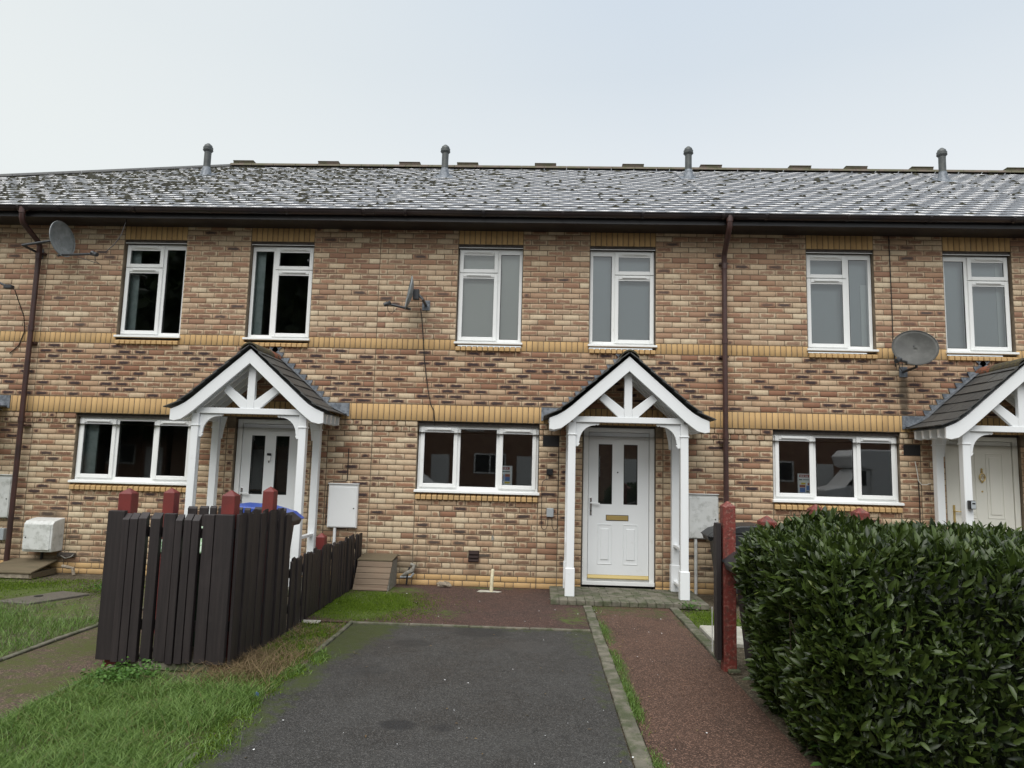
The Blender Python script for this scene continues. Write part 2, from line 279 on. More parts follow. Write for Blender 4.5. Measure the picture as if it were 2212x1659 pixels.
# ------------------------------------------------------------------ mesh helpers
class MB:
    def __init__(s): s.v = []; s.f = []
    def quad(s, a, b, c, d):
        n = len(s.v); s.v += [a, b, c, d]; s.f.append((n, n+1, n+2, n+3)); return s
    def box(s, x0, x1, y0, y1, z0, z1):
        n = len(s.v)
        s.v += [(x0, y0, z0), (x1, y0, z0), (x1, y1, z0), (x0, y1, z0), (x0, y0, z1), (x1, y0, z1), (x1, y1, z1), (x0, y1, z1)]
        s.f += [(n, n+3, n+2, n+1), (n+4, n+5, n+6, n+7), (n, n+1, n+5, n+4), (n+1, n+2, n+6, n+5), (n+2, n+3, n+7, n+6), (n+3, n, n+4, n+7)]
        return s
    def xz(s, pts, y0, y1):                  # extrude an outline in the X-Z plane along Y
        A = sum(pts[i][0]*pts[(i+1) % len(pts)][1]-pts[(i+1) % len(pts)][0]*pts[i][1] for i in range(len(pts)))
        if A < 0: pts = pts[::-1]
        n = len(s.v); k = len(pts)
        s.v += [(p[0], y0, p[1]) for p in pts]+[(p[0], y1, p[1]) for p in pts]
        s.f.append(tuple(range(n, n+k))); s.f.append(tuple(range(n+2*k-1, n+k-1, -1)))
        for i in range(k): j = (i+1) % k; s.f.append((n+i, n+k+i, n+k+j, n+j))
        return s
    def yz(s, pts, x0, x1):                  # extrude an outline in the Y-Z plane along X
        A = sum(pts[i][0]*pts[(i+1) % len(pts)][1]-pts[(i+1) % len(pts)][0]*pts[i][1] for i in range(len(pts)))
        if A < 0: pts = pts[::-1]
        n = len(s.v); k = len(pts)
        s.v += [(x0, p[0], p[1]) for p in pts]+[(x1, p[0], p[1]) for p in pts]
        s.f.append(tuple(range(n+k-1, n-1, -1))); s.f.append(tuple(range(n+k, n+2*k)))
        for i in range(k): j = (i+1) % k; s.f.append((n+i, n+j, n+k+j, n+k+i))
        return s
    def tube(s, path, r, seg=10, cap=True):
        P = [Vector(p) for p in path]; rs = r if isinstance(r, (list, tuple)) else [r]*len(P); n0 = len(s.v); up = Vector((0, 0, 1))
        prev = None
        for i, p in enumerate(P):
            d = (P[min(i+1, len(P)-1)]-P[max(i-1, 0)]).normalized()
            a = prev if prev is not None else (d.cross(up) if abs(d.z) < .95 else d.cross(Vector((1, 0, 0))))
            a = (a-d*a.dot(d)).normalized(); prev = a; b = d.cross(a)
            for k in range(seg):
                t = 2*math.pi*k/seg; s.v.append(tuple(p+(a*math.cos(t)+b*math.sin(t))*rs[i]))
        for i in range(len(P)-1):
            for k in range(seg):
                a0 = n0+i*seg+k; a1 = n0+i*seg+(k+1) % seg; s.f.append((a0, a1, a1+seg, a0+seg))
        if cap: s.f.append(tuple(n0+k for k in range(seg-1, -1, -1))); s.f.append(tuple(n0+(len(P)-1)*seg+k for k in range(seg)))
        return s
    def build(s, name, mat, parent=None, bevel=0, smooth=False, seg=1, **props):
        me = bpy.data.meshes.new(name); me.from_pydata([tuple(v) for v in s.v], [], s.f); me.update()
        return link(name, me, mat, parent, bevel, smooth, seg, **props)
def link(name, me, mat, parent=None, bevel=0, smooth=False, seg=1, **props):
    o = bpy.data.objects.new(name, me); C.objects.link(o)
    if mat and not me.materials: me.materials.append(M[mat] if isinstance(mat, str) else mat)
    if parent: o.parent = parent
    if smooth:
        me.polygons.foreach_set('use_smooth', [True]*len(me.polygons))
        try: me.set_sharp_from_angle(angle=R(40))
        except Exception: pass
    if bevel:
        md = o.modifiers.new('b', 'BEVEL'); md.width = bevel; md.segments = seg; md.limit_method = 'ANGLE'; md.angle_limit = R(35)
    for k, v in props.items(): o[k] = v
    return o
def box(name, mat, x0, x1, y0, y1, z0, z1, parent=None, bevel=0, **p): return MB().box(x0, x1, y0, y1, z0, z1).build(name, mat, parent, bevel, **p)
def thing(name, label, cat, loc=(0, 0, 0), group=None, rz=0):
    o = bpy.data.objects.new(name, None); C.objects.link(o); o.location = loc; o.rotation_euler = (0, 0, rz); o['label'] = label; o['category'] = cat
    o.empty_display_size = .1
    if group: o['group'] = group
    return o
def tag(o, label, cat, group=None):
    o['label'] = label; o['category'] = cat
    if group: o['group'] = group
    return o
def mesh_np(name, V, F, attr=None, uv=None, smooth=False):
    """V (n,3), F (m,4) or (m,3); attr (n,4) point colour 'bc'; uv per corner"""
    me = bpy.data.meshes.new(name); n = len(V); m_, k = F.shape
    me.vertices.add(n); me.vertices.foreach_set('co', np.asarray(V, np.float32).ravel())
    me.loops.add(m_*k); me.loops.foreach_set('vertex_index', np.asarray(F, np.int32).ravel())
    me.polygons.add(m_); me.polygons.foreach_set('loop_start', np.arange(0, m_*k, k, dtype=np.int32)); me.polygons.foreach_set('loop_total', np.full(m_, k, np.int32))
    if smooth: me.polygons.foreach_set('use_smooth', np.ones(m_, bool))
    me.update(calc_edges=True)
    if attr is not None:
        a = me.attributes.new('bc', 'FLOAT_COLOR', 'POINT'); a.data.foreach_set('color', np.asarray(attr, np.float32).ravel())
    if uv is not None:
        u = me.uv_layers.new(name='UVMap'); u.data.foreach_set('uv', np.asarray(uv, np.float32).ravel())
    return me

# brick: chamfered face, four sides, open back. local origin at the centre of its face
def brick_arrays(w, h, dep=.10, ch=.0035, jit=0):
    x, z = w/2, h/2; j = (rng.random((4, 2))-.5)*jit
    cs = np.array([(-1, -1), (1, -1), (1, 1), (-1, 1)])
    V = []
    for k, (a, b) in enumerate(cs): V.append((a*(x-ch)+j[k, 0], 0, b*(z-ch)+j[k, 1]))
    for k, (a, b) in enumerate(cs): V.append((a*x+j[k, 0], ch, b*z+j[k, 1]))
    for k, (a, b) in enumerate(cs): V.append((a*x, dep, b*z))
    F = [(0, 1, 2, 3)]
    for k in range(4): q = (k+1) % 4; F.append((k, 4+k, 4+q, q)); F.append((4+k, 8+k, 8+q, 4+q))
    return np.array(V, float), np.array(F)
def brick_uv(V, F): return V[F.ravel()][:, (0, 2)]

# ------------------------------------------------------------------ palettes
def palette(zone):
    r = random.random()
    if zone == 'yellow': return (0, random.random()*.9, random.random())
    if zone == 'low':
        if r < .46: return (random.uniform(0, .38), 0, random.random())
        if r < .80: return (random.uniform(.05, .45), random.uniform(.25, .62), random.random())
        if r < .95: return (random.uniform(.15, .45), random.uniform(.68, .95), random.random())
        return (random.uniform(.5, .9), random.uniform(0, .35), random.random())
    if zone == 'mid':
        if r < .22: return (random.uniform(.1, .5), 0, random.random())
        if r < .50: return (random.uniform(.15, .5), random.uniform(.25, .6), random.random())
        if r < .92: return (random.uniform(.2, .48), random.uniform(.86, 1), random.random())
        return (random.uniform(.7, 1), random.uniform(0, .3), random.random())
    if r < .26: return (random.uniform(.0, .4), 0, random.random())
    if r < .84: return (random.uniform(.08, .42), random.uniform(.2, .55), random.random())
    if r < .91: return (random.uniform(.3, .6), random.uniform(.7, .95), random.random())
    return (random.uniform(.5, .9), random.uniform(0, .3), random.random())

XL, XR, S = -.62, 4.14, 4.76
XA, XB = .4736, 2.2972
YLOW = .045
def course(out, x0, x1, z, y, zone, bond, idx, kind='brick', h=.065):
    """fill x0..x1 with bricks of a course; bond 's' stretcher, 'f' flemish, 'h' headers"""
    if bond == 's': ws = [.215]; off = (0 if idx % 2 == 0 else .1125)
    elif bond == 'f': ws = [.215, .1025]; off = (.0 if idx % 2 == 0 else .169)
    else: ws = [.1025]; off = (0 if idx % 2 == 0 else .056)
    x = x0-off-(0 if bond != 's' else 0); k = 0; res = []
    while x < x1-.005:
        w = ws[k % len(ws)]; a, b = max(x, x0), min(x+w, x1-.002)
        if b-a > .02: res.append([a, b])
        x += w+.010; k += 1
    if res and res[-1][1] > x1-.03: res[-1][1] = x1-.005
    if len(res) > 1 and res[-1][1]-res[-1][0] < .045: res[-2][1] = res[-1][1]; res.pop()
    if len(res) > 1 and res[0][1]-res[0][0] < .045: res[1][0] = res[0][0]; res.pop(0)
    for a, b in res:
        out.append(dict(x=(a+b)/2, w=b-a, z=z+.005+h/2, h=h, y=y, zone=zone, kind=kind))
def house_bricks(hx):
    out = []; door = (2.24, 3.21)
    for i in range(27):
        z = i*.075; zone = 'yellow' if i < 2 else 'low'
        segs = [(XL, 0, 's')] + ([(0, 1.65, 'f')] if z < 1.12 else []) + [(1.65, 1.92, 's'), (1.92, 2.13, 's'), (2.13, 2.24, 'h'), (3.21, 3.31, 'h'), (3.31, 3.53, 's'), (3.53, XR, 's')]
        for a, b, bo in segs: course(out, a+.004, b-.004, z, YLOW, zone, bo, i)
    for i, y in ((27, .03), (28, .015)):
        for a, b in ((XL, 0), (1.65, 2.13), (3.31, XR)): course(out, a+.004, b-.004, i*.075, y, 'low', 'h', i)
    n = int(round((XR-XL)/.0752)); st = (XR-XL)/n
    for k in range(n): out.append(dict(x=XL+(k+.5)*st, w=.065, z=2.2875, h=.215, y=0, zone='yellow', kind='soldier_brick'))
    for i in range(10): course(out, XL+.003, XR-.003, 2.40+i*.075, 0, 'mid', 's', i)
    op = [(XA, XA+.9), (XB, XB+.9)]
    gaps = [(XL, XA), (XA+.9, XB), (XB+.9, XR)]
    for a, b in gaps:
        n = int(round((b-a)/.0752)); st = (b-a)/n
        for k in range(n): out.append(dict(x=a+(k+.5)*st, w=st-.010, z=3.2275, h=.14, y=0, zone='yellow', kind='soldier_brick'))
        for i in range(21): course(out, a+.003, b-.003, 3.30+i*.075, 0, 'up', 's', i+1)
    for a, b in op:
        for k in range(12): out.append(dict(x=a+(k+.5)*.075, w=.065, z=4.7625, h=.215, y=0, zone='yellow', kind='soldier_brick'))
    for q in out: q['d'] = math.dist((q['x']+hx, q['y'], q['z']), CAM)
    return out
POOL = {}
def pooled(q):
    key = (round(q['w'], 2), q['h'], q['zone'])
    lst = POOL.setdefault(key, [])
    cap = 70 if q['w'] > .2 and q['h'] < .1 else 14
    if len(lst) < cap:
        V, F = brick_arrays(q['w'], q['h'], jit=.0016); pal = palette(q['zone'])
        if q['h'] > .1: V2 = V
        A = np.tile((*pal, q['w']/2), (len(V), 1)); me = mesh_np(q['kind'], V, F, A, brick_uv(V, F))
        me.materials.append(M['yellow_brick' if q['zone'] == 'yellow' else 'brick']); lst.append(me); return me
    return random.choice(lst)
def joined_bricks(name, qs, parent, mat, **props):
    if not qs: return
    Vs, Fs, As, Us = [], [], [], []; n = 0
    for q in qs:
        V, F = brick_arrays(q['w'], q['h'], jit=.0016); Us.append(brick_uv(V, F)); As.append(np.tile((*palette(q['zone']), q['w']/2), (len(V), 1)))
        V = V+np.array([q['x'], q['y']+random.uniform(-.0015, .0015), q['z']]); Vs.append(V); Fs.append(F+n); n += len(V)
    me = mesh_np(name, np.vstack(Vs), np.vstack(Fs), np.vstack(As), np.vstack(Us)); return link(name, me, mat, parent, **props)
def wall_backing(parent):
    """mortar bed with the openings cut, and the inner leaf"""
    mb = MB(); y = YLOW+.007
    def sheet(rects, y0, y1, holes):
        x0, x1, z0, z1 = rects
        xs = sorted({x0, x1, *[h[0] for h in holes], *[h[1] for h in holes]}); zs = sorted({z0, z1, *[h[2] for h in holes], *[h[3] for h in holes]})
        for a, b in zip(xs, xs[1:]):
            for c, d in zip(zs, zs[1:]):
                cx, cz = (a+b)/2, (c+d)/2
                if any(h[0] < cx < h[1] and h[2] < cz < h[3] for h in holes): continue
                mb.quad((a, y0, c), (b, y0, c), (b, y0, d), (a, y0, d))
        for h in holes:
            a, b, c, d = h
            mb.quad((a, y0, c), (a, y0, d), (a, y1, d), (a, y1, c)); mb.quad((b, y0, c), (b, y1, c), (b, y1, d), (b, y0, d))
            mb.quad((a, y0, d), (b, y0, d), (b, y1, d), (a, y1, d)); mb.quad((a, y0, c), (a, y1, c), (b, y1, c), (b, y0, c))
    sheet((XL, XR, -.05, 2.03), y, .28, [(0, 1.65, 1.125, 2.03), (2.24, 3.21, .02, 2.03)])
    sheet((XL, XR, 2.03, 2.175), .038, .28, [(0, 1.65, 2.03, 2.175), (2.24, 3.21, 2.03, 2.175)])
    sheet((XL, XR, 2.175, 4.90), .007, .28, [(XA, XA+.9, 3.2, 4.65), (XB, XB+.9, 3.2, 4.65)])
    mb.quad((XL, .007, 2.175), (XR, .007, 2.175), (XR, .06, 2.175), (XL, .06, 2.175))
    return mb.build('wall', 'mortar', parent)

# ------------------------------------------------------------------ windows and doors
def ring(mb, x0, x1, z0, z1, w, y0, y1):
    mb.box(x0, x0+w, y0, y1, z0, z1); mb.box(x1-w, x1, y0, y1, z0, z1)
    mb.box(x0+w, x1-w, y0+.0003, y1, z0, z0+w); mb.box(x0+w, x1-w, y0+.0003, y1, z1-w, z1)
def pane(parent, x0, x1, z0, z1, y):
    g = MB(); ring(g, x0-.004, x1+.004, z0-.004, z1+.004, .006, y-.006, y+.002); g.build('glazing_gasket', 'gasket', parent)
    MB().quad((x0, y, z0), (x1, y, z0), (x1, y, z1), (x0, y, z1)).build('pane', 'glass', parent)
def vent(parent, xc, z, y, w=.33):
    MB().box(xc-w/2, xc+w/2, y-.016, y, z-.011, z+.011).build('trickle_vent', 'upvc', parent, .004, seg=2)
def sash(parent, x0, x1, z0, z1, y, gw=.052, v=True):
    mb = MB(); ring(mb, x0, x1, z0, z1, gw, y-.022, y+.03); s = mb.build('sash', 'upvc', parent, .006, seg=2)
    pane(parent, x0+gw, x1-gw, z0+gw, z1-gw-(.018 if v else 0), y-.004)
    if v:
        box('sash_head', 'upvc', x0+gw, x1-gw, y-.010, y+.02, z1-gw-.018, z1-gw+.002, parent)
        vent(parent, (x0+x1)/2, z1-gw*.5, y-.022, min(.33, x1-x0-.14))
def room(parent, x0, x1, z0, z1, y):
    mb = MB(); a, b, c, d = x0-.6, x1+.6, z0-.8, z1+.3; Y = y+2.6
    mb.quad((a, Y, c), (b, Y, c), (b, Y, d), (a, Y, d)); mb.quad((a, y, c), (a, Y, c), (a, Y, d), (a, y, d)); mb.quad((b, y, c), (b, y, d), (b, Y, d), (b, Y, c))
    mb.quad((a, y, d), (a, Y, d), (b, Y, d), (b, y, d)); mb.quad((a, y, c), (b, y, c), (b, Y, c), (a, Y, c)); mb.build('room_lining', 'room', parent)
def ground_window(H, notice=None, curt=False):
    y = YLOW+.055; mb = MB(); x0, x1, z0, z1 = .008, 1.642, 1.262, 2.128
    mb.box(x0, x0+.045, y, y+.06, z0, z1); mb.box(x1-.045, x1, y, y+.06, z0, z1)
    mb.box(x0+.045, x1-.045, y+.001, y+.06, z0, z0+.045); mb.box(x0+.045, x1-.045, y+.001, y+.06, z1-.045, z1)
    m1, m2 = .551, 1.099
    for q in (m1, m2): mb.box(q-.028, q+.028, y+.0005, y+.059, z0+.045, z1-.045)
    f = mb.build('window', 'upvc', H, .004, seg=2)
    sash(f, x0+.030, m1-.010, z0+.028, z1-.028, y); sash(f, m2+.010, x1-.030, z0+.028, z1-.028, y); pane(f, m1+.034, m2-.034, z0+.05, z1-.05, y+.012)
    MB().yz([(y+.05, 1.262), (y-.005, 1.262), (.0, 1.252), (-.002, 1.222), (.012, 1.218), (y+.05, 1.224)], -.018, 1.668).build('window_sill', 'upvc', f, .003)
    box('lintel', 'lintel', .003, 1.647, YLOW+.01, .12, 2.128, 2.172, f)
    room(f, 0, 1.65, 1.26, 2.12, y+.07)
    if curt: box('curtain', 'curtain', .03, .22, y+.10, y+.13, 1.27, 2.11, f)
    return f
def upper_window(H, xo, mirror, look):
    y = .075; z0, z1 = 3.285, 4.60; w = .9
    def X(a): return xo+(w-a if mirror else a)
    def xx(a, b): p, q = X(a), X(b); return (min(p, q), max(p, q))
    mb = MB(); a0, a1 = xo+.008, xo+.892
    mb.box(a0, a0+.042, y, y+.06, z0, z1); mb.box(a1-.042, a1, y, y+.06, z0, z1)
    mb.box(a0+.042, a1-.042, y+.001, y+.06, z0, z0+.042); mb.box(a0+.042, a1-.042, y+.001, y+.06, z1-.042, z1)
    p, q = xx(.540, .592); mb.box(p, q, y+.0005, y+.059, z0+.042, z1-.042)
    p, q = xx(.05, .54); mb.box(p, q, y+.002, y+.058, 4.238, 4.278)
    f = mb.build('window', 'upvc', H, .004, seg=2)
    p, q = xx(.020, .552); sash(f, p, q, 4.263, 4.582, y); sash(f, p, q, 3.303, 4.252, y)
    p, q = xx(.598, .862); pane(f, p, q, z0+.048, z1-.075, y+.012); box('glazing_bead', 'upvc', p-.006, q+.006, y-.004, y+.01, z1-.073, z1-.04, f)
    MB().yz([(y+.05, 3.285), (y-.005, 3.285), (-.035, 3.272), (-.037, 3.244), (-.02, 3.240), (y+.05, 3.248)], xo-.018, xo+w+.018).build('window_sill', 'upvc', f, .003)
    MB().box(xo+.003, xo+.897, .03, .11, 4.603, 4.648).build('lintel', 'lintel', f)
    box('drip_bead', 'upvc', xo+.004, xo+.896, .02, .035, 4.604, 4.612, f)
    if look == 'pane_tone_sheet': box('pane_tone_sheet', 'mirrored_sky_grey', xo+.03, xo+.87, y+.075, y+.08, 3.3, 4.58, f)  # flat sheet added behind the glass; its grey carries the mirrored sky
    elif look == 'blue':
        box('pane_tone_sheet', 'pane_tone_blue', xo+.03, xo+.87, y+.095, y+.10, 3.3, 4.58, f)
        p = X(.78) if not mirror else X(.12); box('curtain', 'blind_pale', min(p, xo+.86), min(p, xo+.86)+.11 if not mirror else p+.09, y+.085, y+.09, 3.3, 4.57 if mirror else 4.2, f)
    elif look == 'grey': box('pane_tone_sheet', 'pane_tone_blue', xo+.03, xo+.87, y+.075, y+.08, 3.3, 4.58, f)  # same added sheet, sky reflection put into its blue-grey colour
    else:
        room(f, xo, xo+w, z0, z1, y+.07); box('curtain', 'curtain', xo+.03, xo+.155, y+.10, y+.125, 3.3, 4.57, f)
        if not mirror: pass
    return f
def sill_bricks(wall, x0, n, z, yf, h):
    me = None; o = None
    for k in range(n):
        xa = x0+k*.075
        if me is None:
            mb = MB().yz([(yf+.06, z), (yf-.040, z), (yf-.042, z+h*.62), (yf+.06, z+h)], -.0325, .0325)
            V = np.array(mb.v); me = bpy.data.meshes.new('sill_brick'); me.from_pydata(mb.v, [], mb.f)
            a = me.attributes.new('bc', 'FLOAT_COLOR', 'POINT'); a.data.foreach_set('color', np.tile((0., .2, .4, .1), (len(mb.v), 1)).astype(np.float32).ravel()); me.materials.append(M['yellow_brick'])
        o = link('sill_brick', me, None, wall, .005); o.location = (xa+.0375, random.uniform(-.003, .003), 0)
def door(H, style):
    y = YLOW+.05; mb = MB(); x0, x1, z0, z1 = 2.252, 3.203, .075, 2.15
    mb.box(x0, x0+.068, y, y+.07, z0+.05, z1); mb.box(x1-.068, x1, y, y+.07, z0+.05, z1); mb.box(x0+.068, x1-.068, y+.001, y+.07, z1-.062, z1)
    mb.box(x0, x1, y-.035, y+.07, z0, z0+.05)
    body = 'white_paint' if style != 'cream' else 'cream_door'
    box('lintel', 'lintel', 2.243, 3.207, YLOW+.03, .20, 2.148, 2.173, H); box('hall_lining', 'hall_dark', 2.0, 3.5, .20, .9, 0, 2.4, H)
    d = mb.build('door', 'upvc' if style != 'cream' else 'cream_door', H, .004, seg=2)
    a, b = x0+.074, x1-.074; lz0, lz1 = z0+.052, z1-.066; yl = y+.016
    if style != 'cream':
        gx = [(2.458, 2.638), (2.796, 2.976)]; gz = (1.13, 1.925); lp = [(2.45, 2.645), (2.79, 2.99)]; pz = (.34, .865)
        mb = MB(); xs = [a, gx[0][0], gx[0][1], gx[1][0], gx[1][1], b]
        mb.box(a, b, yl, yl+.04, lz0, gz[0]); mb.box(a, b, yl, yl+.04, gz[1], lz1)
        for i in (0, 2, 4): mb.box(xs[i], xs[i+1], yl, yl+.04, gz[0], gz[1])
        leaf = mb.build('door_leaf', body, d)
        for g in gx:
            MB().quad((g[0], yl+.012, gz[0]), (g[1], yl+.012, gz[0]), (g[1], yl+.012, gz[1]), (g[0], yl+.012, gz[1])).build('pane', 'glass', d)
            q = MB(); ring(q, g[0]-.002, g[1]+.002, gz[0]-.002, gz[1]+.002, .007, yl-.002, yl+.014); q.build('glazing_gasket', 'gasket', d)
        for p in lp:
            q = MB(); ring(q, p[0], p[1], pz[0], pz[1], .012, yl-.007, yl+.001); q.build('door_moulding', body, d, .004, seg=2)
            MB().xz([(p[0]+.045, pz[0]+.06), (p[1]-.045, pz[0]+.06), (p[1]-.045, pz[1]-.06), (p[0]+.045, pz[1]-.06)], yl-.010, yl+.001).build('door_panel', body, d, .008, seg=2)
        lb = (2.562, 2.862, .912, .988, 'brass', body)
    else:
        leaf = box('door_leaf', body, a, b, yl, yl+.04, lz0, lz1, d, .002)
        for p, pz in (((2.44, 2.66), (1.08, 1.93)), ((2.79, 3.01), (1.08, 1.93)), ((2.44, 2.66), (.3, .80)), ((2.79, 3.01), (.3, .80))):
            q = MB(); ring(q, p[0], p[1], pz[0], pz[1], .014, yl-.008, yl+.001); q.build('door_moulding', body, d, .005, seg=2)
            MB().xz([(p[0]+.04, pz[0]+.05), (p[1]-.04, pz[0]+.05), (p[1]-.04, pz[1]-.05), (p[0]+.04, pz[1]-.05)], yl-.010, yl+.001).build('door_panel', body, d, .008, seg=2)
        lb = (2.585, 2.865, .89, .965, 'grey_plastic', body)
        k = MB(); c = (2.73, yl-.02, 1.62)   # urn-shaped knocker
        k.tube([(2.73+.036*math.cos(t), yl-.02, 1.615+.05*math.sin(t)) for t in np.linspace(0, 2*math.pi, 17)], .007, 8, False)
        k.tube([(2.73, yl-.012, 1.675), (2.73, yl-.012, 1.69), (2.73, yl-.012, 1.70), (2.73, yl-.012, 1.72), (2.73, yl-.012, 1.735)], [.010, .016, .006, .014, .004], 8)
        k.tube([(2.73, yl-.016, 1.57), (2.73, yl-.016, 1.552), (2.73, yl-.016, 1.54)], [.016, .012, .004], 8); k.tube([(2.70, yl-.02, 1.60), (2.73, yl-.026, 1.64), (2.762, yl-.02, 1.60)], .006, 6)
        k.build('door_knocker', 'brass', d, smooth=True)
    if style == 'cream':
        MB().box(2.342, 2.372, yl-.009, yl, 1.0, 1.245).build('handle_plate', 'brass', d, .004); MB().tube([(2.357, yl-.005, 1.165), (2.357, yl-.035, 1.165), (2.37, yl-.042, 1.165), (2.46, yl-.042, 1.16)], .007, 8).build('handle', 'brass', d, smooth=True)
        MB().tube([(2.73, yl-.006, 1.43), (2.73, yl, 1.43)], .012, 12).build('spy_hole', 'brass', d)
    else:
        MB().box(2.345, 2.373, yl-.009, yl, .975, 1.215).build('handle_plate', 'steel', d, .006, seg=2); MB().tube([(2.359, yl-.005, 1.14), (2.359, yl-.038, 1.14), (2.375, yl-.046, 1.14), (2.475, yl-.046, 1.135)], .009, 8).build('handle', 'white_paint', d, smooth=True)
        MB().tube([(2.359, yl-.014, 1.04), (2.359, yl-.008, 1.04)], .009, 10).build('lock_cylinder', 'gasket', d)
        if style == 'gold': MB().tube([(2.714, yl-.006, 1.552), (2.714, yl, 1.552)], .010, 12).build('spy_hole', 'gasket', d)
    l = MB(); ring(l, lb[0], lb[1], lb[2], lb[3], .007, yl-.007, yl+.001); l.build('letter_plate', 'lintel' if lb[4] == 'brass' else lb[4], d, .002)
    MB().box(lb[0]+.008, lb[1]-.008, yl-.011, yl, lb[2]+.008, lb[3]-.008).build('letter_flap', lb[4], d, .003)
    MB().yz([(yl, .205), (yl-.012, .20), (yl-.03, .165), (yl-.03, .155), (yl, .155)], a, b).build('weather_bar', 'gold_bar' if style != 'cream' else body, d)
    return d

# ------------------------------------------------------------------ porch
BARGE_O = [(0, 2.985), (.512, 2.53), (.70, 2.362), (.787, 2.293), (.882, 2.240), (.975, 2.203)]
BARGE_I = [(.976, 2.067), (.918, 2.056), (.828, 2.078), (.744, 2.140), (.67, 2.20), (0, 2.800)]
SLP = [(0, 3.020), (.55, 2.545), (.79, 2.325), (.895, 2.262), (1.035, 2.200)]
def along(poly, s):
    for a, b in zip(poly, poly[1:]):
        l = math.dist(a, b)
        if s <= l: t = s/l; return a[0]+(b[0]-a[0])*t, a[1]+(b[1]-a[1])*t, math.atan2(b[1]-a[1], b[0]-a[0])
        s -= l
    a, b = poly[-2], poly[-1]; l = math.dist(a, b); t = 1+s/l
    return a[0]+(b[0]-a[0])*t, a[1]+(b[1]-a[1])*t, math.atan2(b[1]-a[1], b[0]-a[0])
def porch(H, full=True):
    cx = 2.745; Y0 = -.855
    def mir(p, s): return [(cx+s*x, z) for x, z in p]
    mb = MB()
    for s in (-1, 1): mb.xz(mir(BARGE_O+BARGE_I, s), -.835 if s < 0 else -.8345, -.80)
    P = mb.build('porch', 'white_paint', H, .004)
    t = MB().box(cx-.685, cx+.685, -.745, -.665, 2.165, 2.238); t.build('tie_beam', 'white_paint', P, .004)
    MB().box(cx-.048, cx+.048, -.735, -.675, 2.238, 2.79).build('king_post', 'white_paint', P, .004)
    for s in (-1, 1):
        MB().xz(mir([(.05, 2.238), (.125, 2.238), (.36, 2.455), (.30, 2.53), (.048, 2.335)], s), -.733, -.677).build('strut', 'white_paint', P, .004)
        br = [(.640, 2.163), (.353, 2.163), (.350, 2.143), (.372, 2.128), (.392, 2.140), (.402, 2.128)]
        br += [(.402+.195*math.sin(a), 1.925+.205*math.cos(a)) for a in np.linspace(.12, math.pi/2, 9)]
        br += [(.607, 1.915), (.590, 1.900), (.605, 1.880), (.612, 1.867), (.650, 1.867)]
        MB().xz(mir(br, s), -.715, -.685).build('bracket', 'white_paint', P, .003)
        for yf, yr in ((-.745, -.655), (-.160, -.070)):
            p = MB().box(cx+s*.690-.047, cx+s*.690+.047, yf, yr, .06, 2.165).build('post', 'white_paint', P, .004)
            MB().box(cx+s*.690-.058, cx+s*.690+.058, yf-.011, yr+.011, .058, .392).build('post_plinth', 'white_paint', P, .005)
            q = MB(); ring2 = MB().box(cx+s*.690-.057, cx+s*.690+.057, yf-.010, yr+.010, 2.004, 2.022).build('post_collar', 'white_paint', P, .004)
        MB().xz(mir([(.640, 2.163), (.56, 2.163), (.60, 1.98), (.612, 1.867), (.642, 1.867)], s), -.13, -.10).build('bracket', 'white_paint', P, .003)
        MB().box(cx+s*.69-.035, cx+s*.69+.035, -.655, -.005, 2.09, 2.165).build('wall_plate', 'white_paint', P, .003)
        for z in (.62, .165): MB().yz([(-.655, z), (-.155, z), (-.155, z+.035), (-.655, z+.035)], cx+s*.69-.03, cx+s*.69+.03).build('side_rail', 'white_paint', P, .003)
        for k, yy in enumerate((-.655, -.475, -.295, -.115)):   # exposed rafters with curved feet
            MB().xz(mir([(0, 2.955), (.787, 2.275), (.882, 2.222), (.97, 2.188), (.968, 2.085), (.90, 2.072), (.82, 2.10), (.70, 2.20), (0, 2.82)], s), yy-.022, yy+.022).build('rafter', 'white_paint', P)
        sf = MB()
        pts = [(0.005, 2.958), (.787, 2.278), (.882, 2.226), (.985, 2.185)]
        for a, b in zip(pts, pts[1:]):
            sf.quad((cx+s*a[0], -.80, a[1]), (cx+s*b[0], -.80, b[1]), (cx+s*b[0], -.003, b[1]), (cx+s*a[0], -.003, a[1]))
        sf.build('soffit_board', 'white_paint', P)
        # slate courses
        tot = sum(math.dist(a, b) for a, b in zip(SLP, SLP[1:])); ncr = 7; g = tot/ncr
        for r in range(ncr):
            s0 = r*g; x0, z0, _ = along(SLP, max(0, s0-.05)); x1, z1, _ = along(SLP, s0+g)
            lift0, lift1 = .006, .022
            ys = [-.875]+[yy for yy in np.arange(-.875+(.30 if r % 2 else .15), -.02, .30)]+[-.004]
            for ya, yb in zip(ys, ys[1:]):
                if yb-ya < .03: continue
                dx, dz = x1-x0, z1-z0; l = math.hypot(dx, dz); nx, nz = -dz/l*1, dx/l; nx, nz = abs(dz)/l, abs(dx)/l
                th = .011; j = random.uniform(-.003, .003)
                prof = [(x0+nx*lift0, z0+nz*lift0), (x1+nx*(lift1+j), z1+nz*(lift1+j)), (x1+nx*(lift1+j+th), z1+nz*(lift1+j+th)), (x0+nx*(lift0+th), z0+nz*(lift0+th))]
                o = MB().xz(mir(prof, s), ya+.002, yb-.002).build('slate', 'porch_slate', P)
                a = o.data.attributes.new('bc', 'FLOAT_COLOR', 'POINT'); rr = random.random(); a.data.foreach_set('color', np.tile((rr, rr, rr, 1.), (8, 1)).astype(np.float32).ravel())
        # lead flashing: stepped cover on the wall and a soaker on the slates
        fl = MB(); zz = 2.40; k = 0
        def xs(z): return (3.045-z)/.885
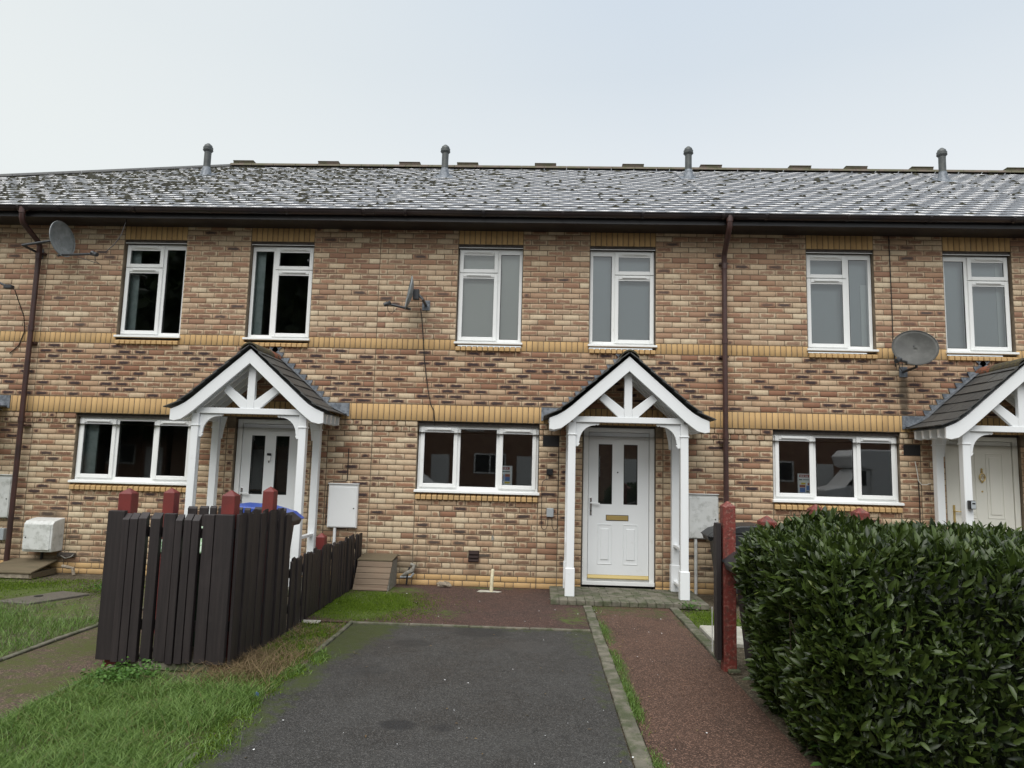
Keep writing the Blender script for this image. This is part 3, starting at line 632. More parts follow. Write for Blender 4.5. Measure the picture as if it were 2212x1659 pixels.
        fl.xz(mir([(.99, 2.235), (1.075, 2.215), (1.075, 2.395), (.76, 2.395)], s), -.016, -.004)
        while zz < 3.09:
            z1_ = zz+.072; a, b = xs(z1_), xs(zz)
            fl.xz(mir([(max(a, 0)-.02, z1_), (max(a+.155, .1), z1_), (b+.045, zz), (b-.03, zz)], s), -.0165-.002*(k % 2), -.0035); zz += .075; k += 1
        fl.build('lead_flashing', 'lead', P)
        so_ = MB(); pts = [(.03, 3.045), (.55, 2.595), (.80, 2.362), (.91, 2.300), (1.04, 2.243)]
        for a, b in zip(pts, pts[1:]): so_.quad((cx+s*a[0], -.11, a[1]), (cx+s*b[0], -.11, b[1]), (cx+s*b[0], -.004, b[1]+.012), (cx+s*a[0], -.004, a[1]+.012))
        so_.build('lead_soaker', 'lead', P)
    for k, (ya, yb) in enumerate(((-.88, -.60), (-.60, -.31), (-.31, -.02))):
        rt = MB(); prof = [(cx+.115*math.sin(a), 2.985+.085*math.cos(a)-abs(math.sin(a))*.02) for a in np.linspace(-1.45, 1.45, 9)]
        inn = [(x, z-.02) for x, z in prof][::-1]; rt.xz(prof+inn, ya+.002, yb-.002).build('ridge_tile', 'porch_ridge' if k < 2 else 'terracotta', P)
    return P

# ------------------------------------------------------------------ main roof
EY, EZ, RY, RZ = -.43, 4.968, 4.12, 7.515
SLOPE = (RZ-EZ)/(RY-EY); ANG = math.atan(SLOPE); SLEN = math.hypot(RY-EY, RZ-EZ); GA = SLEN/25
HIPX, HIPY = -4.75, RY
def hip_limit(x):           # how far up the slope (0..1) the roof reaches at x
    if x >= HIPX: return 1.
    return max(0, ((RY+(x-HIPX)/(-8.056+4.75)*(2.236-RY))-EY)/(RY-EY))
def slate_arrays(w, l, th=.015):
    # local: x across, y up the slope, z out of the slope; tail at y=0 lifted
    V = np.array([(-w/2, 0, .012), (w/2, 0, .012), (w/2, l, 0), (-w/2, l, 0), (-w/2, 0, .012+th), (w/2, 0, .012+th), (w/2, l, th), (-w/2, l, th)], float)
    F = np.array([(0, 3, 2, 1), (4, 5, 6, 7), (0, 1, 5, 4), (1, 2, 6, 5), (2, 3, 7, 6), (3, 0, 4, 7)]); return V, F
CA, SA = math.cos(ANG), math.sin(ANG)
def slope_pt(x, s, n=0): return (x, EY+s*CA-n*SA, EZ+s*SA+n*CA)
def roof(H, hx, detail=True):
    x0, x1 = XL, XR; N_ = 24; dk = MB()
    xs = np.linspace(x0, x1, N_+1)
    for a, b in zip(xs, xs[1:]):
        la, lb = hip_limit(a+hx)*SLEN, hip_limit(b+hx)*SLEN
        dk.quad(slope_pt(a, 0, -.004), slope_pt(b, 0, -.004), slope_pt(b, lb, -.004), slope_pt(a, la, -.004))
        pa, pb = slope_pt(a, la, -.004), slope_pt(b, lb, -.004); dk.quad(pa, pb, (b, 9.0, 4.9), (a, 9.0, 4.9))
    rf = dk.build('roof', 'fascia_paint', H)
    lst = []
    for r in range(25):
        s = r*GA-.012; off = 0 if r % 2 else .15; x = x0-off
        while x < x1-.01:
            a, b = max(x, x0), min(x+.31, x1)
            if b-a > .03 and s+GA*.6 < hip_limit((a+b)/2+hx)*SLEN:
                lst.append((a+.002, b-.002, s+random.uniform(-.003, .003), random.uniform(0, .004)))
            x += .31
    vis = []
    for q in lst:
        px, py, pz = slope_pt((q[0]+q[1])/2+hx, q[2], .01); q_ = (math.dist((px, py, pz), CAM) if in_view(px, py, pz, 10) else 1e9)*(1+random.random()*1e-3); vis.append(q_)
    order = np.argsort(vis); pick = set(int(i) for i in order[:290] if vis[int(i)] < 1e8)
    pool = {}; Vs, Fs, As = [], [], []; n = 0
    for i, (a, b, s, li) in enumerate(lst):
        w = b-a
        if i in pick:
            key = round(w, 2); p = pool.setdefault(key, [])
            if len(p) < 12:
                V, F = slate_arrays(w, GA+.03); rr = random.random(); me = mesh_np('slate', V, F, np.tile((rr, rr, rr, 1), (8, 1))); me.materials.append(M['slate']); p.append(me)
            o = bpy.data.objects.new('slate', random.choice(p)); C.objects.link(o); o.parent = rf; o.location = slope_pt((a+b)/2, s, li*.3+.001); o.rotation_euler = (ANG-random.uniform(0, .008), 0, random.uniform(-.004, .004))
        else:
            V, F = slate_arrays(w, GA+.03); rr = random.random(); V = V*1.0; V[:, 2] += li*.3+.001
            W_ = np.stack([V[:, 0]+(a+b)/2, EY+(V[:, 1]+s)*CA-V[:, 2]*SA, EZ+(V[:, 1]+s)*SA+V[:, 2]*CA], 1); Vs.append(W_); Fs.append(F+n); n += 8; As.append(np.tile((rr, rr, rr, 1), (8, 1)))
    if Vs: link('slate_courses', mesh_np('slate_courses', np.vstack(Vs), np.vstack(Fs), np.vstack(As)), 'slate', rf, kind='stuff')
    # ridge and hip tiles
    def arch(P, Q, name, mat, rad=.115):
        P, Q = Vector(P), Vector(Q); d = (Q-P).normalized(); side = d.cross(Vector((0, 0, 1))).normalized(); up = side.cross(d); mb = MB(); k = 9; pr = []
        for a in np.linspace(-1.5, 1.5, k): pr.append(side*(rad*math.sin(a))+up*(rad*.75*math.cos(a)-.03))
        n = 0; mb.v = [tuple(P+q) for q in pr]+[tuple(Q+q) for q in pr]; mb.f = [(i, i+1, k+i+1, k+i) for i in range(k-1)]+[tuple(range(k))]; return mb.build(name, mat, rf)
    x = max(x0, HIPX-hx)
    while x < x1-.02:
        b = min(x+.45, x1); arch((x+.003, RY, RZ+.03), (b-.003, RY, RZ+.03), 'ridge_tile', 'ridge_clay'); x = b
    x = x0
    while x+hx < HIPX-.01 and x < x1:
        b = min(x+.45, x1, HIPX-hx)
        if b-x > .02:
            la, lb = hip_limit(x+hx)*SLEN, hip_limit(b+hx)*SLEN; arch(slope_pt(x+.002, la, .02), slope_pt(b-.002, lb, .02), 'hip_tile', 'porch_slate', .10)
        x = b
    return rf
VENTX = [-4.486, -2.739, -1.084, .089, 1.655, 3.4, 4.937, 6.678, 7.766, 9.035, 10.852]
def eaves(H):
    box('fascia', 'fascia_paint', XL, XR, -.385, -.36, 4.835, 4.975, H)
    box('soffit', 'fascia_paint', XL, XR, -.36, .01, 4.842, 4.852, H)
    mb = MB(); k = 10; pr = [(-.435+.058*math.cos(a), 4.955+.062*math.sin(a)) for a in np.linspace(math.pi, 2*math.pi, k)]
    pr = [(-.497, 4.958), (-.497, 4.950)]+pr+[(-.375, 4.955)]
    n = len(pr); mb.v = [(XL, y, z) for y, z in pr]+[(XR, y, z) for y, z in pr]; mb.f = [(i+1, i, n+i, n+i+1) for i in range(n-1)]
    g = mb.build('gutter', 'gutter_plastic', H, smooth=True); md = g.modifiers.new('s', 'SOLIDIFY'); md.thickness = .004; md.offset = 1
    for x in np.arange(XL+.4, XR-.1, 1.05):
        q = MB(); pr2 = [(y*1.0-.0, z) for y, z in pr]; a = x; q.v = [(a, y-.005, z-.006) for y, z in pr2]+[(a+.035, y-.005, z-.006) for y, z in pr2]; q.f = [(i+1, i, n+i, n+i+1) for i in range(n-1)]
        q.build('gutter_bracket', 'gutter_plastic', H, smooth=True)

# ------------------------------------------------------------------ the terrace
def house(hx, label, cfg):
    H = thing('terraced_house', label, 'house', (hx, 0, 0), 'brick houses of the terrace')
    wall = wall_backing(H); B = house_bricks(hx)
    for q in B: q['vis'] = in_view(q['x']+hx, q['y'], q['z'], 6)
    cx = 2.745
    def hidden(q):   # under the porch or behind its roof
        return abs(q['x']-cx) < 1.0 and 2.05 < q['z'] < 2.9
    cand = sorted([q for q in B if q['kind'] == 'brick' and q['vis'] and not hidden(q)], key=lambda q: q['d']/(q['w']*q['h'])**.5)[:295]
    ids = {id(q) for q in cand}; rest = []
    for q in B:
        if id(q) in ids or (q['kind'] != 'brick' and q['vis']):
            o = bpy.data.objects.new(q['kind'], pooled(q)); C.objects.link(o); o.parent = wall
            o.location = (q['x'], q['y']+random.uniform(-.0015, .0015), q['z'])
            o.scale = (q['w']/max(.01, (round(q['w'], 2) if False else q['w'])), 1, 1)
        else: rest.append(q)
    joined_bricks('brickwork', [q for q in rest if q['zone'] != 'yellow'], wall, 'brick', kind='stuff')
    joined_bricks('yellow_brickwork', [q for q in rest if q['zone'] == 'yellow'], wall, 'yellow_brick', kind='stuff')
    if cfg.get('front', True):
        sill_bricks(wall, 0, 22, 1.128, YLOW, .09)
        for xo in (XA, XB): sill_bricks(wall, xo, 12, 3.148, 0, .078)
        f = ground_window(H, curt=cfg.get('curt', False)); upper_window(H, XA, False, cfg['up'][0]); upper_window(H, XB, True, cfg['up'][1])
        door(H, cfg['door']); porch(H)
    roof(H, hx); eaves(H)
    return H
H1 = house(-2*S, 'end brick house cut off by the left edge of the photo', dict(up=('dark', 'dark'), door='white'))
H2 = house(-S, 'brick house with dark windows behind the dark picket bin store', dict(up=('dark', 'dark'), door='white', curt=True))
H3 = house(0, 'middle brick house with grey panes upstairs facing the tarmac drive', dict(up=('pane_tone_sheet', 'grey'), door='gold'))
H4 = house(S, 'brick house behind the laurel hedge with a cream front door', dict(up=('blue', 'blue'), door='cream'))
H5 = house(2*S, 'brick house at the right edge showing only its slate roof', dict(front=False))

def ridge_vent(x):
    H = [H1, H2, H3, H4, H5][max(0, min(4, int((x-XL)//S)+2))]; rf = [c for c in H.children if c.name.startswith('roof')][0]; lx = x-H.location.x
    mb = MB().box(lx-.21, lx+.21, RY-.075, RY+.075, RZ+.07, RZ+.105).box(lx-.215, lx+.215, RY-.09, RY+.09, RZ+.1055, RZ+.122); mb.build('ridge_vent', 'ridge_clay', rf, .006)
for x in VENTX: ridge_vent(x)
for i, (x, y, zt) in enumerate(((-4.585, 2.76, 7.36), (-.196, 2.905, 7.44), (4.281, 3.058, 7.52), (8.872, 3.098, 7.55))):
    H = [H2, H3, H4, H5][i]; rf = [c for c in H.children if c.name.startswith('roof')][0]; lx = x-H.location.x; zb = EZ+(y-EY)*SLOPE
    mb = MB().tube([(lx, y, zb-.1), (lx, y, zb+.35), (lx+.002, y, zt-.13)], .062, 16); f = mb.build('flue', 'flue_plastic', rf, smooth=True)
    q = MB().tube([(lx, y, zt-.14), (lx, y, zt-.11), (lx, y, zt-.105), (lx, y, zt-.06), (lx, y, zt-.055), (lx, y, zt-.02), (lx, y, zt+.02)], [.068, .092, .085, .088, .076, .070, .025], 16); q.build('flue_cap', 'flue_plastic', rf, smooth=True)
    q = MB(); r0 = [(lx-.13, y-.18), (lx+.13, y-.18), (lx+.13, y+.18), (lx-.13, y+.18)]
    q.tube([(lx, y-.01, zb-.06), (lx, y, zb+.02), (lx, y, zb+.17)], [.125, .10, .066], 14); q.build('flue_collar', 'lead', rf, smooth=True)
    q = MB(); q.quad(slope_pt(lx-.16, (y-EY)/CA-.24, .026), slope_pt(lx+.16, (y-EY)/CA-.24, .026), slope_pt(lx+.16, (y-EY)/CA+.2, .032), slope_pt(lx-.16, (y-EY)/CA+.2, .032)); q.build('flue_apron', 'lead', rf)
def vn(x, y): return .5+.25*math.sin(x*5.1+1.3*math.sin(y*3.7))+.25*math.sin(y*6.3+1.7*math.sin(x*4.1+2))
# moss lumps caught on the slate edges
def lumps(parent, hx, n):
    Vs, Fs, As = [], [], []; c = 0
    base = np.array([(0, 0, 1), (1, 0, .25), (.5, .87, .25), (-.5, .87, .25), (-1, 0, .25), (-.5, -.87, .25), (.5, -.87, .25)], float); F0 = np.array([(0, i+1, (i+1) % 6+1) for i in range(6)])
    for _ in range(n):
        x = random.uniform(XL, XR); r = int(25*random.random()**.7); s = r*GA+random.uniform(-.02, .01)
        left = max(0, min(1, (1.5-(x+hx))/6)); 
        if random.random() > (.10+.62*left)*min(1.5, .3+2*vn(x+hx, s*2)): continue
        if s > hip_limit(x+hx)*SLEN-.05 or s < .05: continue
        w = random.uniform(.014, .045)*(1.6 if random.random() < .15 else 1); V = base*np.array([w*random.uniform(1, 2.4), w*.7, random.uniform(.014, .036)])
        V[:, 2] += .012; Vs.append(np.stack([V[:, 0]+x, EY+(V[:, 1]+s)*CA-V[:, 2]*SA, EZ+(V[:, 1]+s)*SA+V[:, 2]*CA], 1)); Fs.append(F0+c); c += 7
    link('roof_moss', mesh_np('roof_moss', np.vstack(Vs), np.vstack(Fs)), 'moss_dark', parent, kind='stuff')
for H in (H1, H2, H3, H4, H5):
    rf = [c for c in H.children if c.name.startswith('roof')][0]; lumps(rf, H.location.x, 2600)

# downpipes, vents
def downpipe(H, x, label=None):
    P = [(x-.02, -.45, 4.93), (x-.02, -.45, 4.80), (x-.025, -.42, 4.74), (x, -.12, 4.56), (x, -.085, 4.50), (x, -.085, 4.2), (x, -.085, 2.6), (x, -.085, 0.02)]
    mb = MB().tube([P[0], P[1], P[2], P[3], P[4], P[5]], .036, 14).tube([P[5], P[6], P[7]], .034, 14); d = mb.build('downpipe', 'downpipe_plastic', H, smooth=True)
    for z in (2.03, 4.33, 3.3): MB().tube([(x, -.085, z), (x, -.085, z+.07)], .041, 14).build('pipe_collar', 'downpipe_plastic', d, smooth=True)
    for z in (4.4, 3.12, 1.97): box('pipe_clip', 'downpipe_plastic', x-.058, x+.058, -.06, .0 if z > 2.1 else YLOW, z, z+.025, d)
    MB().tube([(x-.02, -.45, 4.86), (x-.02, -.45, 4.94)], .044, 14).build('gutter_outlet', 'downpipe_plastic', d, smooth=True)
downpipe(H3, 4.105); downpipe(H1, -5.455+2*S)
for H in (H3, H4):
    mb = MB().box(1.70, 1.915, YLOW-.006, YLOW+.01, 1.878, 2.018)
    v = mb.build('air_vent', 'black_plastic', H, .002)
    for k in range(6): MB().box(1.712, 1.903, YLOW-.010, YLOW-.0065, 1.889+k*.021, 1.898+k*.021).build('louvre', 'gasket', v)
v = box('air_vent', 'vent_brown', .742, .885, YLOW-.008, YLOW+.01, .322, .472, H3, .003)
for k in range(3): MB().yz([(YLOW-.009, .335+k*.046), (YLOW-.026, .335+k*.046), (YLOW-.009, .372+k*.046)], .750, .877).build('louvre', 'vent_brown', v)

# ------------------------------------------------------------------ fixtures on the walls
def poster(x, z, H, hx, left, label):
    y = YLOW+.064+.0; t = thing('poster', label, 'poster', (hx+x, y, z)); w, h = .165, .285
    sh = box('sheet', 'paper', 0, w, 0, .001, 0, h, t)
    def blk(n, m, a, b, c, d, k=1): box(n, m, a*w, b*w, -.0006*k-.0004, -.0004*k, c*h, d*h, t)
    if left: rows = (('print_red', 0, .78, .82, .94), ('print_teal', .02, .8, .70, .745), ('print_yellow', 0, .25, .50, .60), ('print_rust', 0, .25, .38, .50), ('print_blue', 0, .25, .17, .36), ('print_rust', .42, .82, .48, .61), ('print_blue', .42, .82, .28, .475), ('print_yellow', .40, .82, .17, .25), ('print_blue', .30, .37, .28, .58))
    else: rows = (('print_red', .12, .95, .83, .95), ('print_teal', .10, .36, .69, .74), ('print_teal', .42, .9, .70, .735), ('print_yellow', .27, .62, .50, .58), ('print_rust', .14, .60, .36, .48), ('print_blue', .16, .58, .14, .34), ('print_rust', .78, .92, .47, .57), ('print_blue', .68, .92, .24, .45), ('print_teal', .66, .9, .14, .22))
    for k, (m_, a, b, c, d) in enumerate(rows): blk('printed_block', m_, a, b, c, d)
    xs = (.2, .27, .36, .42, .47, .57, .62) if left else (.19, .25, .30, .38, .44, .48, .60, .66, .72, .78)
    for k, q in enumerate(xs): blk('printed_letter', 'print_white', q, q+.045, .855, .915, 2)
    return t
poster(1.130, 1.318, H3, 0, True, 'white notice with colour blocks low in the middle house window')
poster(.338, 1.318, H4, S, False, 'white notice standing in the left pane behind the laurel hedge')
# meter boxes
def meter(x, z, label, dirty, hx=0, leg=True, w=.40, h=.575):
    t = thing('meter_box', label, 'meter box', (x, YLOW, z), 'electricity meter boxes on the walls')
    m_ = 'grp_box' if dirty else 'white_box'
    MB().box(0, w, -.055, .004, 0, h).build('case', m_, t, .008, seg=2)
    MB().box(.018, w-.012, -.066, -.054, .012, h-.035).build('box_door', m_, t, .005, seg=2)
    MB().box(-.006, w+.006, -.075, .002, h, h+.014).build('rain_hood', m_, t, .004)
    MB().tube([(w-.045, -.070, h*.45), (w-.045, -.064, h*.45)], .009, 10).build('box_lock', 'gasket', t)
    if leg: MB().tube([(.105, -.03, 0), (.105, -.03, -z+.01)], .021, 12).build('cable_conduit', 'white_box' if not dirty else 'grp_box', t, smooth=True)
    return t
meter(-1.165, .722, 'clean white meter box on the wall above the low picket fence', False)
meter(3.625, .716, 'stained white meter box between the middle porch and the brown downpipe', True)
meter(-5.95, .716, 'dirty white meter box left of the left downpipe', True, leg=False)
g = thing('gas_meter_box', 'grey bulging gas meter box low on the wall beside the left downpipe', 'meter box', (-5.19, YLOW, .30))
mb = MB().yz([(0.004, 0), (-.22, .0), (-.235, .05), (-.235, .37), (-.20, .405), (-.09, .43), (.004, .44)], 0, .40); mb.build('case', 'grp_box', g, .010, seg=2)
MB().box(.025, .375, -.243, -.234, .03, .365).build('box_door', 'grp_box', g, .006, seg=2)
MB().tube([(.045, -.247, .19), (.045, -.24, .19)], .01, 10).build('box_lock', 'gasket', g)
MB().tube([(.15, -.04, 0), (.15, -.04, -.12)], .018, 8).build('gas_pipe', 'black_plastic', g); MB().box(.36, .60, -.05, -.006, -.075, -.02).build('tray', 'lintel', g, .004)
MB().tube([(.42, -.05, -.06), (.5, -.07, -.09), (.57, -.06, -.07), (.60, -.04, -.03)], .007, 6).build('pipe_tail', 'mortar_stain', g)
b = tag(box('junction_box', 'grey_plastic', -5.70, -5.585, -.02, YLOW, .42, .58, None, .006), 'small grey junction box low on the wall left of the left downpipe', 'junction box')
# boxes by the middle window
t = thing('cable_box', 'black square cable box on the brickwork right of the middle ground window', 'cable box', (1.80, YLOW, 1.535))
MB().box(-.043, .043, -.035, .002, -.045, .045).build('case', 'black_plastic', t, .012, seg=2)
t = thing('junction_box', 'pale grey junction box with looped cables right of the middle ground window', 'junction box', (1.815, YLOW, 1.0))
MB().box(-.047, .047, -.03, .002, -.058, .058).build('case', 'grey_plastic', t, .008, seg=2)
t = tag(MB().tube([(1.80, .03, 1.49), (1.80, .028, 1.46), (1.79, .025, 1.445), (1.74, .022, 1.43), (1.705, .022, 1.40), (1.70, .022, 1.34), (1.70, .022, .85), (1.705, .022, .80), (1.73, .022, .775), (1.765, .022, .785), (1.785, .022, .84), (1.79, .022, .95)], .0045, 6).tube([(1.84, .022, .95), (1.845, .022, .82), (1.865, .022, .775), (1.89, .022, .775), (1.915, .022, .80), (1.92, .022, .86), (1.915, .022, 1.0), (1.915, .022, 1.84)], .0045, 6).build('cable', 'cable', smooth=True), 'thin black cables looping between the two boxes right of the middle window', 'cable')
tag(MB().tube([(-.02, -.03, 3.72), (.0, -.016, 3.6), (.03, -.012, 3.32), (.06, -.012, 3.0), (.12, -.012, 2.62), (.17, -.010, 2.4), (.215, -.010, 2.32), (.23, -.008, 2.18), (.228, .02, 2.12)], .0065, 6).build('cable', 'cable', smooth=True), 'black aerial cable running down from the middle satellite dish to the window', 'cable')
tag(MB().tube([(6.34, -.010, 4.84), (6.345, -.010, 4.4), (6.35, -.010, 3.9), (6.35, -.010, 3.4), (6.37, -.010, 3.05)], .006, 6).build('cable', 'cable', smooth=True), 'thin dark cable dropping from the eaves behind the right-hand satellite dish', 'cable')
tag(MB().tube([(6.60, .035, 1.80), (6.62, .03, 1.66), (6.63, .03, 1.55), (6.665, .02, 1.50), (6.72, .01, 1.50), (6.77, .0, 1.52)], .0065, 6).build('cable', 'cable_white', smooth=True), 'short pale cable bending on the bricks left of the cream door porch', 'cable')
tag(MB().tube([(6.63, .035, 1.56), (6.64, .035, 1.3), (6.635, .035, 1.0), (6.64, .035, .6)], .006, 6).build('cable', 'cable', smooth=True), 'dark cable running down the bricks left of the cream door', 'cable')
tag(MB().tube([(-.93, .03, 1.78), (-.93, .03, 1.36), (-.945, .03, 1.335), (-1.12, .02, 1.335), (-1.17, .01, 1.32), (-1.185, .0, 1.26), (-1.185, .0, .75)], .006, 6).build('cable', 'cable', smooth=True), 'black cable framing the clean white meter box on the left', 'cable')
t = thing('key_safe', 'small grey and black key safe fixed to the post of the right porch', 'key safe', (6.822, -.765, 1.285))
MB().box(-.036, .036, -.045, .018, -.052, .052).build('case', 'black_plastic', t, .01, seg=2); MB().box(-.026, .030, -.054, -.044, -.046, .042).build('cover', 'grey_plastic', t, .006, seg=2); MB().box(-.016, .02, -.058, -.053, .008, .026).build('dial', 'black_plastic', t, .004)
t = thing('video_doorbell', 'white and black video doorbell on the left white front door', 'doorbell', (2.715-S, YLOW+.056, 1.64))
MB().box(-.024, .024, -.028, .008, -.055, .015).build('case', 'white_box', t, .01, seg=2); MB().box(-.026, .026, -.029, .008, .016, .05).build('camera_head', 'black_plastic', t, .006, seg=2); MB().tube([(0, -.01, -.055), (0, -.01, -.08)], .007, 8).build('bell_hook', 'lintel', t)

def dish(loc, normal, w, h, mat, label, lnb, wallpt, spin=0):
    t = thing('satellite_dish', label, 'satellite dish', loc, 'satellite dishes on the front walls'); n = Vector(normal).normalized()
    up = Vector((0, 0, 1)); a = up.cross(n).normalized(); b = n.cross(a); a, b = a*math.cos(spin)+b*math.sin(spin), b*math.cos(spin)-a*math.sin(spin)
    V, F = [], []; rings, seg = 7, 32
    for i in range(rings+1):
        r = i/rings
        for k in range(seg):
            q = 2*math.pi*k/seg; p = a*(w/2*r*math.cos(q))+b*(h/2*r*math.sin(q))+n*(r*r*.055); V.append(tuple(p))
    for i in range(rings):
        for k in range(seg): F.append((i*seg+k, (i+1)*seg+k, (i+1)*seg+(k+1) % seg, i*seg+(k+1) % seg))
    mb = MB(); mb.v = V; mb.f = F; r_ = mb.build('reflector', mat, t, smooth=True); md = r_.modifiers.new('s', 'SOLIDIFY'); md.thickness = .006
    rimp = [tuple(a*(w/2*math.cos(q))+b*(h/2*math.sin(q))+n*.055) for q in np.linspace(0, 2*math.pi, 33)]; MB().tube(rimp, .006, 6, False).build('rim', mat, t, smooth=True)
    L = Vector(lnb)-Vector(loc); foot = -b*(h/2*.92)+n*.03 if spin == 0 else (-b*(h/2*.9)+n*.03)
    MB().tube([tuple(foot-n*.05), tuple(foot), tuple(foot+(L-foot)*.85), tuple(L-Vector((0, 0, .015)))], .017, 8).build('feed_arm', 'dish_arm', t)
    d = (-L+n*.0).normalized(); MB().tube([tuple(L-d*.045), tuple(L+d*.01), tuple(L+d*.02), tuple(L+d*.05)], [.028, .028, .020, .032], 12).build('receiver', 'dish_arm', t, smooth=True)
    Wp = Vector(wallpt)-Vector(loc); MB().tube([tuple(-n*.02), tuple(-n*.09), (Wp.x, min(Wp.y-.10, -.02), Wp.z+.02), tuple(Wp)], .018, 10).build('wall_bracket', 'dish_arm', t)
    MB().box(Wp.x-.055, Wp.x+.055, Wp.y-.012, Wp.y-.001, Wp.z-.07, Wp.z+.07).build('mount_plate', 'lead', t, .004)
    q = -n*.05; MB().box(q.x-.04, q.x+.04, q.y-.03, q.y+.04, q.z-.07, q.z+.07).build('clamp', 'dish_arm', t, .006)
    MB().tube([tuple(L), tuple(L+Vector((.02, 0, -.10))), tuple(L+Vector((.06, .03, -.13))), tuple(foot*.5+L*.5+Vector((0, 0, -.03)))], .0045, 6).build('lead_cable', 'cable', t)
    return t
dish((-.09, -.30, 3.86), (-.97, -.27, .16), .40, .46, 'dish_grey', 'grey satellite dish edge-on between the left porch and middle upstairs window', (-.41, -.38, 3.70), (.05, 0, 3.77))
dish((6.475, -.32, 3.235), (-.45, -.80, .25), .54, .47, 'dish_dark', 'dark oval satellite dish facing outwards between the right-hand upstairs windows', (6.10, -.62, 3.04), (6.47, 0, 2.98), -.5)
dish((-5.01, -.33, 4.53), (1, -.10, .13), .46, .49, 'dish_grey', 'pale grey satellite dish beneath the eaves beside the left downpipe', (-4.36, -.52, 4.28), (-5.50, 0, 4.42))
t = thing('satellite_dish', 'arm and receiver of a satellite dish poking in at the left edge', 'satellite dish', (-5.9, -.3, 3.95), 'satellite dishes on the front walls')
MB().tube([(-.35, 0, .12), (0, -.02, 0), (.28, -.08, -.10)], .016, 8).build('feed_arm', 'dish_arm', t, smooth=True); MB().box(.25, .36, -.13, -.05, -.14, -.085).build('receiver', 'dish_arm', t, .01)
tag(MB().tube([(-5.58, -.30, 3.82), (-5.60, -.05, 3.5), (-5.60, -.012, 3.3), (-5.66, -.012, 3.1), (-5.78, -.012, 2.98)], .007, 6).build('cable', 'cable', smooth=True), 'thin black cable hanging from the cut-off dish arm at the far left', 'cable')
tag(MB().tube([(-4.25, -.45, 4.34), (-4.18, -.40, 4.45), (-4.12, -.36, 4.6), (-4.10, -.30, 4.84)], .006, 6).build('cable', 'cable', smooth=True), 'black cable rising from the pale dish receiver up to the eaves', 'cable')

# ------------------------------------------------------------------ the ground
def sheet(name, mat, x0, x1, y0, y1, z, nx=1, ny=1, **p):
    mb = MB(); xs = np.linspace(x0, x1, nx+1); ys = np.linspace(y0, y1, ny+1)
    for a, b in zip(xs, xs[1:]):
        for c, d in zip(ys, ys[1:]): mb.quad((a, c, z), (b, c, z), (b, d, z), (a, d, z))
    o = mb.build(name, mat, None, **p); o['kind'] = 'structure'; return o
sheet('ground', 'soil', -300, 300, -300, 300, -.012)
sheet('road', 'road', -60, 60, -22, -11, -.006)
drive = sheet('driveway', 'tarmac', -.16, 2.198, -10.4, -2.325, 0)
strip = sheet('path', 'red_tarmac', -.72, 2.198, -2.275, .05, .002)
path = sheet('path', 'red_path', 2.315, 3.198, -10.4, -.985, .001)
lpath = sheet('path', 'left_path', 2.315-S, 3.198-S, -10.4, -.985, .001)
sheet('path', 'left_path', 2.315-S, -.8, -.985, .05, -.001)
def blocks(name, x0, x1, ya, yb, l, z, mat='concrete', pn='kerb'):
    k = MB().box(x0+.004, x1-.004, ya, yb, -.05, z-.016).build(pn, 'soil', None); k['kind'] = 'structure'
    me = None; y = yb
    pool = []
    for q in range(5):
        mb = MB().box(-(x1-x0)/2+.003, (x1-x0)/2-.003, -l/2+.004, l/2-.004, -.05, 0); pool.append(mb)
    meshes = []
    while y-l > ya-.01:
        if len(meshes) < 5:
            o = pool[len(meshes)].build(name, mat, k, .007); meshes.append(o.data)
        else: o = link(name, random.choice(meshes), None, k, .007)
        o.location = ((x0+x1)/2+random.uniform(-.003, .003), y-l/2, z+random.uniform(-.003, .004)); o.rotation_euler = (random.uniform(-.012, .012), random.uniform(-.02, .02), random.uniform(-.015, .015)); y -= l
    return k
blocks('kerb_block', 2.203, 2.31, -7.0, -1.0, .20, .012)
blocks('kerb_block', 3.203, 3.305, -3.6, -1.0, .20, .022)
blocks('edging_stone', -.205, -.160, -3.5, -2.28, .60, .018); blocks('edging_stone', -.205, -.160, -7.1, -5.55, .60, .010)
blocks('edging_stone', -1.565, -1.525, -7.3, -.99, .60, .020)
blocks('edging_stone', 2.255-S, 2.305-S, -7.3, -.99, .60, .020)
k = MB().box(-.2, 2.19, -2.318, -2.284, -.05, .002).build('kerb', 'soil', None); k['kind'] = 'structure'
for i in range(4): box('edging_stone', 'concrete', -.20+i*.60, .393+i*.60 if i < 3 else 2.196, -2.322, -2.279, -.04, .016+.002*(i % 2), k, .005)
# paved porch steps
def step(hx, full):
    base = MB().box(1.835, 3.655, -.97, .05, -.05, .040).build('porch_step', 'soil', None); base.location = (hx, 0, 0); base['kind'] = 'structure'
    mes = []
    def pv(x0, x1, y0, y1, z1=.06):
        o = MB().box(x0+.002, x1-.002, y0+.002, y1-.002, z1-.058, z1+random.uniform(-.002, .002)).build('paver', 'concrete', base, .005); return o
    for i in range(18): pv(1.822+i*.1025, 1.822+(i+1)*.1025, -1.0, -.80, .06)
    if full:
        y = -.80; r = 0
        while y < -.02:
            x = 1.822-(.1 if r % 2 else 0)
            while x < 3.66:
                a, b = max(1.822, x), min(3.667, x+.205)
                if b-a > .04: pv(a, b, y, min(y+.1, .03), .058)
                x += .205
            y += .1; r += 1
    else: box('paver', 'concrete', 1.822, 3.667, -.80, .03, .002, .058, base, .004)
step(0, True); step(-S, False); step(S, False)

